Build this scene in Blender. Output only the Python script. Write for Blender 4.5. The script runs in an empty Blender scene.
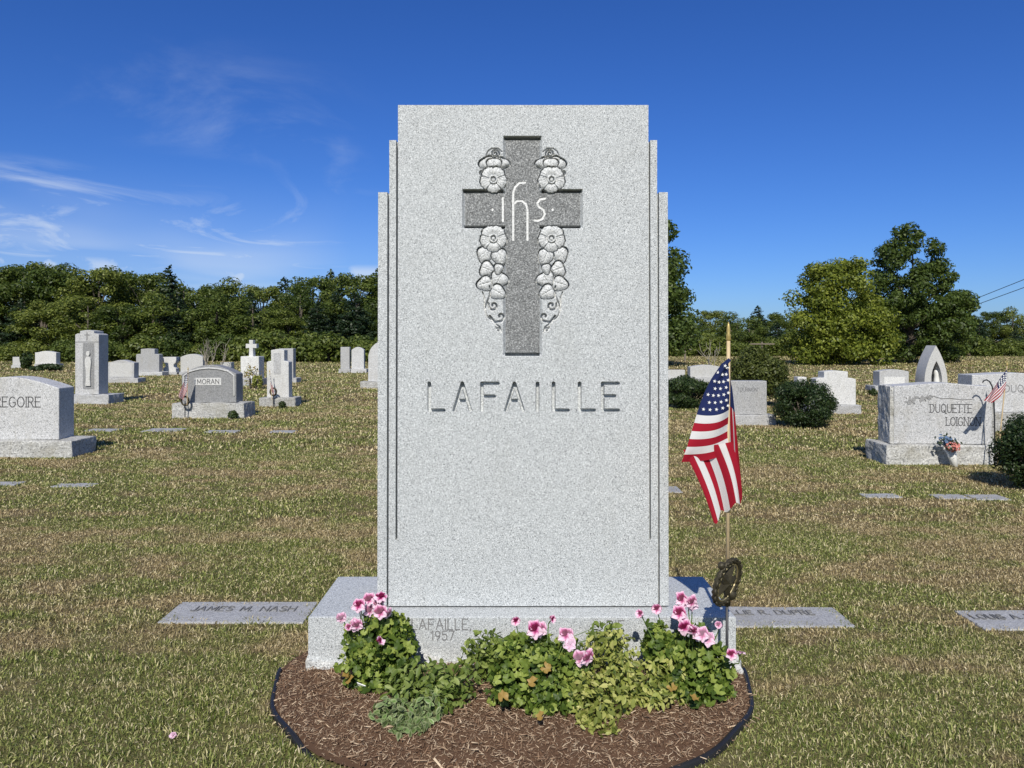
import bpy, bmesh, math, random
import numpy as np
from mathutils import Vector, Matrix

R = math.radians
PI = math.pi
sc = bpy.context.scene
C = sc.collection

# ------------------------------------------------------------------ camera, light, exposure
F, HY, CX, H = 770.0, 340.0, 512.0, 1.3          # focal length (px), horizon row, centre column, eye height (m)
cam_d = bpy.data.cameras.new('camera')
cam_d.sensor_width = 36.0
cam_d.lens = F / 1024 * 36.0
cam_d.shift_y = -(384 - HY) / 1024
cam_d.clip_start = 0.05
cam_d.clip_end = 6000
cam = bpy.data.objects.new('camera', cam_d)
cam.location = (0, 0, H)
cam.rotation_euler = (R(90), 0, 0)
C.objects.link(cam)
sc.camera = cam

SUN_EL, SUN_AZ = R(41), R(5)                      # sun behind the camera, a little to the left
sun_d = bpy.data.lights.new('sun', 'SUN')
sun_d.energy = 4.6
sun_d.angle = R(0.53)
sun_d.color = (1.0, 0.945, 0.84)
sun = bpy.data.objects.new('sun', sun_d)
sd = Vector((math.sin(SUN_AZ) * math.cos(SUN_EL), math.cos(SUN_AZ) * math.cos(SUN_EL), -math.sin(SUN_EL)))
sun.rotation_euler = sd.to_track_quat('-Z', 'Y').to_euler()
sun.location = (-2, -10, 12)
C.objects.link(sun)

sc.view_settings.view_transform = 'Standard'
sc.view_settings.look = 'None'
sc.view_settings.exposure = 0.0
sc.view_settings.gamma = 1.0
sc.view_settings.use_curve_mapping = False
sc.cycles.max_bounces = 6
sc.cycles.transparent_max_bounces = 6


class NT:
    """tiny node-tree writer"""
    def __init__(s, tree):
        s.t = tree
        tree.nodes.clear()

    def n(s, typ, **kw):
        nd = s.t.nodes.new(typ)
        for k, v in kw.items():
            if k in nd.inputs:
                s.set(nd.inputs[k], v)
            else:
                setattr(nd, k, v)
        return nd

    def set(s, sock, v):
        if isinstance(v, bpy.types.NodeSocket):
            s.t.links.new(v, sock)
        else:
            sock.default_value = v

    def math(s, op, a, b=0.0, c=0.0, clamp=False):
        nd = s.t.nodes.new('ShaderNodeMath')
        nd.operation = op
        nd.use_clamp = clamp
        for i, v in enumerate((a, b, c)):
            s.set(nd.inputs[i], v)
        return nd.outputs[0]

    def noise(s, vec, scale, detail=3, rough=0.55, dist=0.0):
        nd = s.t.nodes.new('ShaderNodeTexNoise')
        if vec is not None:
            s.set(nd.inputs['Vector'], vec)
        nd.inputs['Scale'].default_value = scale
        nd.inputs['Detail'].default_value = detail
        nd.inputs['Roughness'].default_value = rough
        nd.inputs['Distortion'].default_value = dist
        return nd.outputs['Fac']

    def ramp(s, fac, stops, interp='LINEAR'):
        nd = s.t.nodes.new('ShaderNodeValToRGB')
        nd.color_ramp.interpolation = interp
        e = nd.color_ramp.elements
        while len(e) < len(stops):
            e.new(0.5)
        for el, (p, c) in zip(e, stops):
            el.position = p
            el.color = (c, c, c, 1) if isinstance(c, (int, float)) else (*c, 1)
        s.set(nd.inputs[0], fac)
        return nd.outputs['Color']

    def mix(s, fac, a, b, blend='MIX'):
        nd = s.t.nodes.new('ShaderNodeMix')
        nd.data_type = 'RGBA'
        nd.blend_type = blend
        s.set(nd.inputs[0], fac)
        for i, v in ((6, a), (7, b)):
            s.set(nd.inputs[i], (*v, 1) if isinstance(v, tuple) and len(v) == 3 else v)
        return nd.outputs[2]

    def maprange(s, v, a, b, c=0.0, d=1.0):
        nd = s.t.nodes.new('ShaderNodeMapRange')
        nd.interpolation_type = 'SMOOTHSTEP'
        s.set(nd.inputs[0], v)
        for i, x in enumerate((a, b, c, d)):
            nd.inputs[i + 1].default_value = x
        return nd.outputs[0]


# world: Nishita sky with thin cirrus and a few low cumulus heads
world = bpy.data.worlds.new('World')
sc.world = world
world.use_nodes = True
w = NT(world.node_tree)
sky = w.n('ShaderNodeTexSky')
sky.sky_type = 'NISHITA'
sky.sun_disc = False
sky.sun_elevation = SUN_EL
sky.sun_rotation = PI - SUN_AZ * -1
sky.altitude = 300
sky.air_density = 1.0
sky.dust_density = 0.35
sky.ozone_density = 3.5
CLOUD_SEED = 2.9
SKY_STRENGTH = 0.09
tc = w.n('ShaderNodeTexCoord')
sep = w.n('ShaderNodeSeparateXYZ')
w.t.links.new(tc.outputs['Generated'], sep.inputs[0])
dx, dy, dz = sep.outputs
zc = w.math('MAXIMUM', dz, 0.02)
px_ = w.math('DIVIDE', dx, zc)
py_ = w.math('DIVIDE', dy, zc)
comb = w.n('ShaderNodeCombineXYZ')
w.set(comb.inputs[0], w.math('MULTIPLY_ADD', py_, 0.16, px_))
w.set(comb.inputs[1], w.math('MULTIPLY_ADD', py_, 0.55, 0.0))
comb.inputs[2].default_value = CLOUD_SEED
wisp = w.noise(comb.outputs[0], 0.85, 8, 0.62, 1.1)
big = w.noise(comb.outputs[0], 0.33, 2, 0.5, 0.3)
az = w.math('ARCTAN2', dx, dy)
m_az = w.maprange(az, -0.14, -0.36)
m_el = w.math('MULTIPLY', w.maprange(dz, 0.36, 0.2), w.maprange(dz, 0.02, 0.09))
cir = w.math('MULTIPLY', w.maprange(wisp, 0.46, 0.74), w.maprange(big, 0.36, 0.56))
cir = w.math('MULTIPLY', w.math('MULTIPLY', cir, m_az), m_el)
cir = w.math('MULTIPLY', cir, 0.62, clamp=True)
veil = w.math('MULTIPLY', w.math('MULTIPLY', w.maprange(big, 0.38, 0.7), m_az), w.maprange(dz, 0.26, 0.06))
veil = w.math('MULTIPLY', veil, 0.42)
veil = w.math('MAXIMUM', veil, w.math('MULTIPLY', w.math('MULTIPLY', w.maprange(az, 0.05, -0.4), w.maprange(dz, 0.22, 0.03)), 0.2))
fac = w.math('MAXIMUM', cir, veil)
# low cumulus
cu = w.noise(tc.outputs['Generated'], 9.0, 6, 0.55, 0.1)
cum = w.math('MULTIPLY', w.maprange(cu, 0.5, 0.57), w.maprange(dz, 0.1, 0.085))
cum = w.math('MULTIPLY', cum, w.maprange(az, -0.01, -0.1))
fac = w.math('MAXIMUM', fac, w.math('MULTIPLY', cum, 0.6))
hsv = w.n('ShaderNodeHueSaturation')
hsv.inputs['Saturation'].default_value = 1.18
w.t.links.new(sky.outputs[0], hsv.inputs['Color'])
tint = w.mix(w.maprange(dy, 0.25, -0.35), (0.47, 0.69, 1.19), (0.8, 0.86, 0.98))      # whiter on the sun's side
tinted = w.mix(1.0, hsv.outputs[0], tint, 'MULTIPLY')
col = w.mix(fac, tinted, (7.6, 8.6, 10.0))
bg = w.n('ShaderNodeBackground', Strength=SKY_STRENGTH)
w.t.links.new(col, bg.inputs['Color'])
wo = w.n('ShaderNodeOutputWorld')
w.t.links.new(bg.outputs[0], wo.inputs[0])

# ------------------------------------------------------------------ helpers
rng = np.random.default_rng(7)


def gx(x, D):
    return (x - CX) * D / F


def gz(y, D):
    return H - (y - HY) * D / F


def gD(y):
    return F * H / (y - HY)


def hash3(i, j, k):
    n = (i * 374761393 + j * 668265263 + k * 2147483647 * 0 + k * 1274126177) & 0xFFFFFFFF
    n = ((n ^ (n >> 13)) * 1274126177) & 0xFFFFFFFF
    return ((n ^ (n >> 16)) & 0xFFFF) / 65535.0


def vnoise(p, scale, oct=3):
    """value noise in 0..1, p (N,3)"""
    out = np.zeros(len(p)); amp = 0.5; tot = 0
    for o in range(oct):
        q = p * scale + 37.3 * o
        f = np.floor(q).astype(np.int64); t = q - f; t = t * t * (3 - 2 * t)
        acc = 0
        for a in (0, 1):
            for b in (0, 1):
                for c in (0, 1):
                    wgt = (t[:, 0] if a else 1 - t[:, 0]) * (t[:, 1] if b else 1 - t[:, 1]) * (t[:, 2] if c else 1 - t[:, 2])
                    acc = acc + wgt * hash3(f[:, 0] + a, f[:, 1] + b, f[:, 2] + c)
        out += amp * acc; tot += amp
        amp *= 0.5; scale *= 2.1
    return out / tot


def wloc(o):
    v = Vector((0, 0, 0))
    while o is not None:
        v += o.location
        o = o.parent
    return np.array(v)


def np_obj(name, V, polys, mat, parent=None, smooth=False, loc=None, cols=None):
    """V (N,3) in world coordinates; polys = list of (M,k) index arrays"""
    me = bpy.data.meshes.new(name)
    V = np.asarray(V, dtype=np.float64)
    base = wloc(parent) if parent is not None else (np.array(loc) if loc is not None else np.zeros(3))
    V = V - base
    me.vertices.add(len(V))
    me.vertices.foreach_set('co', V.astype(np.float32).ravel())
    polys = [np.asarray(p, dtype=np.int32) for p in polys if len(p)]
    loops = np.concatenate([p.ravel() for p in polys])
    tot = np.concatenate([np.full(len(p), p.shape[1], dtype=np.int32) for p in polys])
    st = np.concatenate([[0], np.cumsum(tot)[:-1]]).astype(np.int32)
    me.loops.add(len(loops)); me.loops.foreach_set('vertex_index', loops)
    me.polygons.add(len(tot)); me.polygons.foreach_set('loop_start', st); me.polygons.foreach_set('loop_total', tot)
    if smooth:
        me.polygons.foreach_set('use_smooth', np.ones(len(tot), dtype=bool))
    if cols is not None:
        ca = me.color_attributes.new('col', 'FLOAT_COLOR', 'POINT')
        cc = np.ones((len(V), 4), dtype=np.float32); cc[:, :3] = cols
        ca.data.foreach_set('color', cc.ravel())
    me.update(calc_edges=True)
    me.validate()
    me.materials.append(mat)
    o = bpy.data.objects.new(name, me)
    C.objects.link(o)
    if parent is not None:
        o.parent = parent
    elif loc is not None:
        o.location = loc
    return o


class MB:
    """gathers simple solids, then links them as one mesh object"""
    def __init__(s):
        s.v = []; s.f = []

    def add(s, vs, fs):
        b = len(s.v)
        s.v += [tuple(v) for v in vs]
        s.f += [tuple(b + i for i in f) for f in fs]

    def box(s, x0, x1, y0, y1, z0, z1):
        s.add([(x, y, z) for z in (z0, z1) for y in (y0, y1) for x in (x0, x1)],
              [(0, 2, 3, 1), (4, 5, 7, 6), (0, 1, 5, 4), (2, 6, 7, 3), (0, 4, 6, 2), (1, 3, 7, 5)])

    def prism(s, outline, y0, y1):
        """outline (x,z) anticlockwise seen from the front (-Y)"""
        n = len(outline)
        vs = [(x, y0, z) for x, z in outline] + [(x, y1, z) for x, z in outline]
        fs = [tuple(range(n)), tuple(range(2 * n - 1, n - 1, -1))]
        fs += [(i, i + n, (i + 1) % n + n, (i + 1) % n) for i in range(n)]
        s.add(vs, fs)

    def tube(s, pts, rad, seg=8, cap=True):
        pts = [Vector(p) for p in pts]
        n = len(pts)
        rads = rad if isinstance(rad, (list, tuple)) else [rad] * n
        vs = []; up = None
        for i, p in enumerate(pts):
            t = (pts[min(i + 1, n - 1)] - pts[max(i - 1, 0)]).normalized()
            if up is None or abs(up.dot(t)) > 0.95:
                up = Vector((0, 0, 1)) if abs(t.z) < 0.9 else Vector((0, 1, 0))
            a = t.cross(up).normalized(); b = a.cross(t).normalized(); up = b
            for k in range(seg):
                an = 2 * PI * k / seg
                vs.append(p + (a * math.cos(an) + b * math.sin(an)) * rads[i])
        fs = []
        for i in range(n - 1):
            for k in range(seg):
                k2 = (k + 1) % seg
                fs.append((i * seg + k, i * seg + k2, (i + 1) * seg + k2, (i + 1) * seg + k))
        if cap:
            fs.append(tuple(range(seg - 1, -1, -1))); fs.append(tuple(range((n - 1) * seg, n * seg)))
        s.add(vs, fs)

    def lathe(s, prof, c, seg=20):
        """prof: (r, z) from bottom to top, around a vertical axis through c"""
        vs = []
        for r, z in prof:
            for k in range(seg):
                an = 2 * PI * k / seg
                vs.append((c[0] + r * math.cos(an), c[1] + r * math.sin(an), c[2] + z))
        fs = []
        for i in range(len(prof) - 1):
            for k in range(seg):
                k2 = (k + 1) % seg
                fs.append((i * seg + k, i * seg + k2, (i + 1) * seg + k2, (i + 1) * seg + k))
        fs.append(tuple(range(seg - 1, -1, -1))); fs.append(tuple(range((len(prof) - 1) * seg, len(prof) * seg)))
        s.add(vs, fs)

    def build(s, name, mat, parent=None, bevel=0.0, smooth=False, loc=None, cut=0, wob=0.0, wscale=12.0):
        base = wloc(parent) if parent is not None else (np.array(loc) if loc is not None else np.zeros(3))
        me = bpy.data.meshes.new(name)
        me.from_pydata([tuple(np.array(v) - base) for v in s.v], [], s.f)
        bm = bmesh.new(); bm.from_mesh(me)
        bmesh.ops.recalc_face_normals(bm, faces=bm.faces)
        if bevel > 0:
            ed = [e for e in bm.edges if len(e.link_faces) == 2 and e.calc_face_angle(0) > 0.5]
            bmesh.ops.bevel(bm, geom=ed, offset=bevel, segments=2, affect='EDGES', profile=0.6)
        if cut > 0:
            for _ in range(cut):
                bmesh.ops.subdivide_edges(bm, edges=bm.edges[:], cuts=1, use_grid_fill=True)
        if wob > 0:
            bm.normal_update()
            P = np.array([tuple(v.co) for v in bm.verts]) + base
            d = (vnoise(P, wscale, 3) - 0.45) * 2 * wob
            for v, q in zip(bm.verts, d):
                v.co += v.normal * q
        bm.to_mesh(me); bm.free()
        if smooth:
            for p in me.polygons:
                p.use_smooth = True
        me.materials.append(mat)
        o = bpy.data.objects.new(name, me)
        C.objects.link(o)
        if parent is not None:
            o.parent = parent
        elif loc is not None:
            o.location = loc
        return o


def tag(o, label, cat, group=None):
    o['label'] = label; o['category'] = cat
    if group:
        o['group'] = group
    return o


def thing(name, label, cat, loc, group=None):
    o = bpy.data.objects.new(name, None)
    o.empty_display_size = 0.2
    C.objects.link(o)
    o.location = loc
    return tag(o, label, cat, group)


def frames(N, normals):
    """random spin around each normal -> (N,3,3) with columns u, v, n"""
    n = normals / np.linalg.norm(normals, axis=1, keepdims=True)
    r = rng.normal(size=(len(n), 3))
    u = np.cross(n, r); u /= np.linalg.norm(u, axis=1, keepdims=True)
    v = np.cross(n, u)
    return np.stack([u, v, n], axis=2)


def scatter(tv, tf, pos, fr, size):
    """tv (K,3) template verts; tf list of template faces; -> V, polys"""
    N, K = len(pos), len(tv)
    size = np.broadcast_to(size, (N,)) if np.ndim(size) <= 1 else size
    V = np.einsum('nij,kj->nki', fr, tv) * size[:, None, None] + pos[:, None, :]
    polys = []
    by = {}
    for f in tf:
        by.setdefault(len(f), []).append(f)
    off = (np.arange(N) * K)
    for k, fl in by.items():
        a = np.array(fl)
        polys.append((off[:, None, None] + a[None]).reshape(-1, k))
    return V.reshape(-1, 3), polys


# ------------------------------------------------------------------ materials
def mat(name):
    m = bpy.data.materials.new(name)
    m.use_nodes = True
    return m, NT(m.node_tree)


def out(t, shader):
    o = t.n('ShaderNodeOutputMaterial')
    t.t.links.new(shader, o.inputs['Surface'])


def plain(name, colour, rough=0.6, metal=0.0, spec=0.4, vary=0.15, vscale=20.0, bump=0.0, bscale=60.0):
    m, t = mat(name)
    geo = t.n('ShaderNodeNewGeometry')
    n = t.noise(geo.outputs['Position'], vscale, 4)
    c = t.mix(t.math('MULTIPLY', n, 1.0), tuple(x * (1 - vary) for x in colour), tuple(min(1, x * (1 + vary)) for x in colour))
    b = t.n('ShaderNodeBsdfPrincipled', Roughness=rough, Metallic=metal)
    b.inputs['Specular IOR Level'].default_value = spec
    t.set(b.inputs['Base Color'], c)
    if bump > 0:
        bp = t.n('ShaderNodeBump', Strength=bump, Distance=0.01)
        t.set(bp.inputs['Height'], t.noise(geo.outputs['Position'], bscale, 5, 0.65))
        t.t.links.new(bp.outputs[0], b.inputs['Normal'])
    out(t, b.outputs[0])
    return m


def granite(name, dark, mid, light, grain=230.0, rough=0.55, bump=0.15, bscale=140.0, weather=0.12, tint=(0.45, 0.43, 0.36), far=False):
    m, t = mat(name)
    geo = t.n('ShaderNodeNewGeometry')
    pos = geo.outputs['Position']
    v = t.n('ShaderNodeTexVoronoi', Scale=grain)
    v.feature = 'F1'
    t.set(v.inputs['Vector'], pos)
    sepc = t.n('ShaderNodeSeparateColor')
    t.t.links.new(v.outputs['Color'], sepc.inputs[0])
    v2 = t.noise(pos, grain * 0.8, 1, 0.5)
    f = t.math('ADD', t.math('MULTIPLY', sepc.outputs[0], 0.55), t.math('MULTIPLY', v2, 0.45))
    c = t.ramp(f, [(0.18, dark), (0.36, mid), (0.56, mid), (0.78, light)])
    # weather stains
    mp = t.n('ShaderNodeMapping')
    mp.inputs['Scale'].default_value = (1.0, 1.0, 0.22)
    t.t.links.new(pos, mp.inputs['Vector'])
    st = t.math('MAXIMUM', t.maprange(t.noise(pos, 2.6, 5, 0.62), 0.5, 0.75), t.maprange(t.noise(mp.outputs[0], 9.0, 5, 0.65), 0.52, 0.75))
    if far:
        oi = t.n('ShaderNodeObjectInfo')
        hs = t.n('ShaderNodeHueSaturation')
        t.set(hs.inputs['Color'], c)
        t.set(hs.inputs['Value'], t.math('MULTIPLY_ADD', oi.outputs['Random'], 0.36, 0.78))
        c = hs.outputs[0]
    c = t.mix(t.math('MULTIPLY', st, weather), c, tint)
    b = t.n('ShaderNodeBsdfPrincipled', Roughness=rough)
    b.inputs['Specular IOR Level'].default_value = 0.3
    t.set(b.inputs['Base Color'], c)
    if bump > 0:
        bp = t.n('ShaderNodeBump', Strength=bump, Distance=0.006)
        t.set(bp.inputs['Height'], t.noise(pos, bscale, 4, 0.6))
        t.t.links.new(bp.outputs[0], b.inputs['Normal'])
    out(t, b.outputs[0])
    return m


def foliage(name, c1, c2, c3, trans=0.3, obj_vary=0.25, rough=0.5, patch=0.0):
    """leaf material: random hue per leaf, a little light through the blade"""
    m, t = mat(name)
    geo = t.n('ShaderNodeNewGeometry')
    r = geo.outputs['Random Per Island']
    c = t.ramp(r, [(0.0, c1), (0.55, c2), (1.0, c3)])
    oi = t.n('ShaderNodeObjectInfo')
    v = t.math('MULTIPLY_ADD', oi.outputs['Random'], 2 * obj_vary, 1 - obj_vary)
    hs = t.n('ShaderNodeHueSaturation')
    t.set(hs.inputs['Color'], c)
    t.set(hs.inputs['Value'], v)
    t.set(hs.inputs['Hue'], t.math('MULTIPLY_ADD', oi.outputs['Random'], -0.05 * obj_vary * 2, 0.5 + 0.025 * obj_vary * 2))
    b = t.n('ShaderNodeBsdfPrincipled', Roughness=rough)
    b.inputs['Specular IOR Level'].default_value = 0.35
    t.t.links.new(hs.outputs[0], b.inputs['Base Color'])
    tr = t.n('ShaderNodeBsdfTranslucent')
    t.set(tr.inputs['Color'], t.mix(0.5, hs.outputs[0], (0.16, 0.24, 0.02)))
    mx = t.n('ShaderNodeMixShader')
    mx.inputs[0].default_value = trans
    t.t.links.new(b.outputs[0], mx.inputs[1]); t.t.links.new(tr.outputs[0], mx.inputs[2])
    out(t, mx.outputs[0])
    return m


M = {}
M['granite'] = granite('pale_grey_granite', (0.075, 0.078, 0.085), (0.45, 0.473, 0.488), (0.74, 0.765, 0.78), grain=400, weather=0.16, tint=(0.33, 0.335, 0.32))
M['granite_dark'] = granite('steeled_grey_granite', (0.035, 0.036, 0.038), (0.175, 0.182, 0.186), (0.46, 0.47, 0.475), grain=320, bump=0.3, weather=0.0)
M['granite_carved'] = granite('carved_grey_granite', (0.2, 0.205, 0.215), (0.54, 0.555, 0.56), (0.76, 0.77, 0.78), grain=260, bump=0.25, weather=0.05)
M['granite_fresh'] = granite('fresh_cut_granite', (0.5, 0.5, 0.5), (0.7, 0.71, 0.71), (0.85, 0.85, 0.85), weather=0.0)
M['granite_rock'] = granite('rock_faced_granite', (0.14, 0.14, 0.145), (0.48, 0.49, 0.49), (0.74, 0.75, 0.75), rough=0.8, bump=1.0, bscale=45, weather=0.35, tint=(0.36, 0.32, 0.24))
M['stone_far'] = granite('grey_stone', far=True, dark=(0.2, 0.2, 0.205), mid=(0.45, 0.455, 0.46), light=(0.62, 0.62, 0.63), grain=110, bump=0.3, bscale=60, weather=0.4, tint=(0.33, 0.31, 0.26))
M['stone_white'] = granite('white_stone', far=True, dark=(0.36, 0.36, 0.36), mid=(0.58, 0.58, 0.57), light=(0.7, 0.7, 0.69), grain=90, bump=0.2, weather=0.4, tint=(0.42, 0.41, 0.36))
M['stone_mid'] = granite('mid_grey_stone', (0.09, 0.09, 0.095), (0.24, 0.245, 0.25), (0.36, 0.36, 0.37), grain=120, bump=0.2, weather=0.2, tint=(0.2, 0.19, 0.16))
M['stone_rough'] = granite('rough_stone', far=True, dark=(0.16, 0.16, 0.16), mid=(0.4, 0.4, 0.39), light=(0.6, 0.6, 0.58), grain=80, rough=0.85, bump=1.0, bscale=22, weather=0.6, tint=(0.25, 0.23, 0.17))
M['marker'] = granite('weathered_marker_granite', (0.13, 0.13, 0.14), (0.36, 0.365, 0.375), (0.5, 0.505, 0.515), grain=260, rough=0.7, bump=0.5, bscale=60, weather=0.6, tint=(0.24, 0.225, 0.19))
M['letter'] = plain('dark_cut_letter', (0.09, 0.09, 0.095), 0.8, vary=0.3)  # dark colour stands in for shade inside cut letters; also colours the joint
M['letter_soft'] = plain('shallow_cut_letter', (0.2, 0.2, 0.205), 0.8, vary=0.3)  # lighter tone of the shade painted in for shallow engraving
M['letter_faint'] = plain('faint_cut_line', (0.3, 0.3, 0.3), 0.85, vary=0.2)
M['letter_marker'] = plain('weathered_cut_letter', (0.17, 0.17, 0.172), 0.85, vary=0.5, vscale=70)  # engraved shade as colour, mottled by weathering
M['bronze'] = plain('dark_bronze', (0.055, 0.048, 0.03), 0.55, 0.4, vary=0.5, vscale=60, bump=0.3)
M['bronze_rim'] = plain('worn_bronze_rim', (0.5, 0.42, 0.24), 0.4, 0.8, vary=0.4, vscale=80)
M['steel_dark'] = plain('dark_metal_rod', (0.06, 0.062, 0.068), 0.5, 0.6)
M['wood_pole'] = plain('varnished_wood', (0.58, 0.45, 0.27), 0.5, vary=0.2, vscale=50)
M['gold'] = plain('gold_plastic', (0.5, 0.38, 0.14), 0.4, 0.4)
M['edging'] = plain('black_plastic', (0.018, 0.018, 0.02), 0.45, vary=0.3)
M['bark'] = plain('bark', (0.12, 0.1, 0.08), 0.9, vary=0.4, vscale=9, bump=0.6, bscale=20)
M['twig'] = plain('grey_twig', (0.3, 0.27, 0.22), 0.9, vary=0.3)
M['stem'] = plain('green_stem', (0.1, 0.16, 0.04), 0.6)
M['pole_wood'] = plain('weathered_pole_wood', (0.2, 0.17, 0.14), 0.9, vary=0.3)
M['wire'] = plain('black_cable', (0.03, 0.03, 0.03), 0.6)
M['tag'] = plain('white_plastic', (0.8, 0.8, 0.78), 0.4, vary=0.03)
M['vase'] = plain('white_ceramic', (0.72, 0.72, 0.7), 0.4, vary=0.05)
M['blue_petal'] = plain('blue_petal', (0.09, 0.15, 0.26), 0.7, vary=0.6, vscale=90)
M['red_petal'] = plain('coral_petal', (0.56, 0.2, 0.17), 0.7, vary=0.5, vscale=90)
M['yellow_petal'] = plain('yellow_petal', (0.62, 0.5, 0.1), 0.7, vary=0.4, vscale=90)
M['star'] = plain('white_cotton', (0.78, 0.78, 0.78), 0.9, vary=0.05)
M['tree_a'] = foliage('deciduous_leaf', (0.05, 0.075, 0.014), (0.1, 0.138, 0.024), (0.17, 0.205, 0.042), obj_vary=0.4)
M['tree_yellow'] = foliage('yellow_green_leaf', (0.085, 0.115, 0.017), (0.18, 0.225, 0.03), (0.31, 0.34, 0.05), obj_vary=0.1, trans=0.35)
M['tree_dark'] = foliage('dark_maple_leaf', (0.042, 0.068, 0.015), (0.08, 0.12, 0.024), (0.135, 0.18, 0.038), obj_vary=0.1)
M['conifer'] = foliage('conifer_needle', (0.012, 0.026, 0.012), (0.026, 0.048, 0.018), (0.045, 0.075, 0.025), trans=0.12)
M['shrub'] = foliage('yew_needle', (0.018, 0.036, 0.012), (0.034, 0.06, 0.016), (0.065, 0.095, 0.026), trans=0.15)
M['shrub_gold'] = foliage('arborvitae_leaf', (0.05, 0.065, 0.014), (0.085, 0.105, 0.022), (0.13, 0.145, 0.034), trans=0.2)
M['pel_leaf'] = foliage('geranium_leaf', (0.035, 0.07, 0.012), (0.125, 0.19, 0.028), (0.33, 0.4, 0.09), obj_vary=0.05)
M['lime_leaf'] = foliage('lime_leaf', (0.12, 0.15, 0.028), (0.3, 0.34, 0.075), (0.56, 0.55, 0.19), obj_vary=0.05)
M['sprawl_leaf'] = foliage('mint_leaf', (0.06, 0.1, 0.018), (0.17, 0.23, 0.045), (0.34, 0.4, 0.12), obj_vary=0.05)
M['old_leaf'] = foliage('withered_leaf', (0.3, 0.3, 0.05), (0.4, 0.25, 0.07), (0.3, 0.34, 0.07), obj_vary=0.05)


def vcol_mat(name, rough=0.6, trans=0.25):
    m, t = mat(name)
    a = t.n('ShaderNodeAttribute')
    a.attribute_name = 'col'
    b = t.n('ShaderNodeBsdfPrincipled', Roughness=rough)
    b.inputs['Specular IOR Level'].default_value = 0.25
    t.t.links.new(a.outputs['Color'], b.inputs['Base Color'])
    tr = t.n('ShaderNodeBsdfTranslucent')
    t.t.links.new(a.outputs['Color'], tr.inputs['Color'])
    mx = t.n('ShaderNodeMixShader')
    mx.inputs[0].default_value = trans
    t.t.links.new(b.outputs[0], mx.inputs[1]); t.t.links.new(tr.outputs[0], mx.inputs[2])
    out(t, mx.outputs[0])
    return m


M['petal'] = vcol_mat('patterned_petal')
M['cloth'] = vcol_mat('flag_cloth', 0.85, 0.3)
M['vinca'] = vcol_mat('variegated_leaf', 0.4, 0.2)


# ground: dry summer turf
def turf_colours(t, pos):
    mp = t.n('ShaderNodeMapping')
    mp.inputs['Scale'].default_value = (0.6, 1.0, 1.0)
    t.t.links.new(pos, mp.inputs['Vector'])
    p1 = t.noise(mp.outputs[0], 0.75, 5, 0.6)
    p2 = t.noise(mp.outputs[0], 3.0, 4, 0.65)
    f = t.math('ADD', t.math('MULTIPLY', p1, 0.6), t.math('MULTIPLY', p2, 0.4))
    sp = t.n('ShaderNodeSeparateXYZ')
    t.t.links.new(pos, sp.inputs[0])
    f = t.math('ADD', f, t.maprange(sp.outputs[1], 3.3, 2.3, 0.0, -0.055))      # the near turf is watered with the bed
    f = t.math('ADD', f, t.maprange(sp.outputs[0], 0.8, -1.6, 0.0, -0.02))
    return t.maprange(f, 0.435, 0.555)


def ground_mat():
    m, t = mat('dry_turf')
    geo = t.n('ShaderNodeNewGeometry')
    pos = geo.outputs['Position']
    dry = turf_colours(t, pos)
    fine = t.noise(pos, 60, 5, 0.7)
    mid = t.noise(pos, 9, 4, 0.65)
    g = t.mix(fine, (0.07, 0.075, 0.024), (0.21, 0.2, 0.075))
    d = t.mix(fine, (0.11, 0.075, 0.04), (0.33, 0.25, 0.15))
    c = t.mix(dry, g, d)
    c = t.mix(t.maprange(mid, 0.35, 0.75), c, t.mix(fine, (0.09, 0.08, 0.035), (0.28, 0.235, 0.12)))
    b = t.n('ShaderNodeBsdfPrincipled', Roughness=0.95)
    b.inputs['Specular IOR Level'].default_value = 0.1
    t.t.links.new(c, b.inputs['Base Color'])
    bp = t.n('ShaderNodeBump', Strength=0.8, Distance=0.03)
    t.set(bp.inputs['Height'], t.noise(pos, 45, 5, 0.7))
    t.t.links.new(bp.outputs[0], b.inputs['Normal'])
    out(t, b.outputs[0])
    return m


def grass_mat():
    m, t = mat('grass_blade')
    geo = t.n('ShaderNodeNewGeometry')
    pos = geo.outputs['Position']
    r = geo.outputs['Random Per Island']
    dry = turf_colours(t, pos)
    green = t.ramp(r, [(0.0, (0.06, 0.09, 0.018)), (0.42, (0.185, 0.225, 0.05)), (0.7, (0.36, 0.375, 0.12)), (0.84, (0.56, 0.5, 0.26)), (1.0, (0.7, 0.62, 0.4))])
    straw = t.ramp(r, [(0.0, (0.12, 0.11, 0.04)), (0.22, (0.25, 0.18, 0.09)), (0.5, (0.44, 0.335, 0.185)), (0.78, (0.57, 0.45, 0.26)), (1.0, (0.76, 0.65, 0.43))])
    c = t.mix(t.math('MULTIPLY', dry, 0.85), green, straw)
    b = t.n('ShaderNodeBsdfPrincipled', Roughness=0.6)
    b.inputs['Specular IOR Level'].default_value = 0.25
    t.t.links.new(c, b.inputs['Base Color'])
    tr = t.n('ShaderNodeBsdfTranslucent')
    t.t.links.new(c, tr.inputs['Color'])
    mx = t.n('ShaderNodeMixShader')
    mx.inputs[0].default_value = 0.15
    t.t.links.new(b.outputs[0], mx.inputs[1]); t.t.links.new(tr.outputs[0], mx.inputs[2])
    out(t, mx.outputs[0])
    return m


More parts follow.
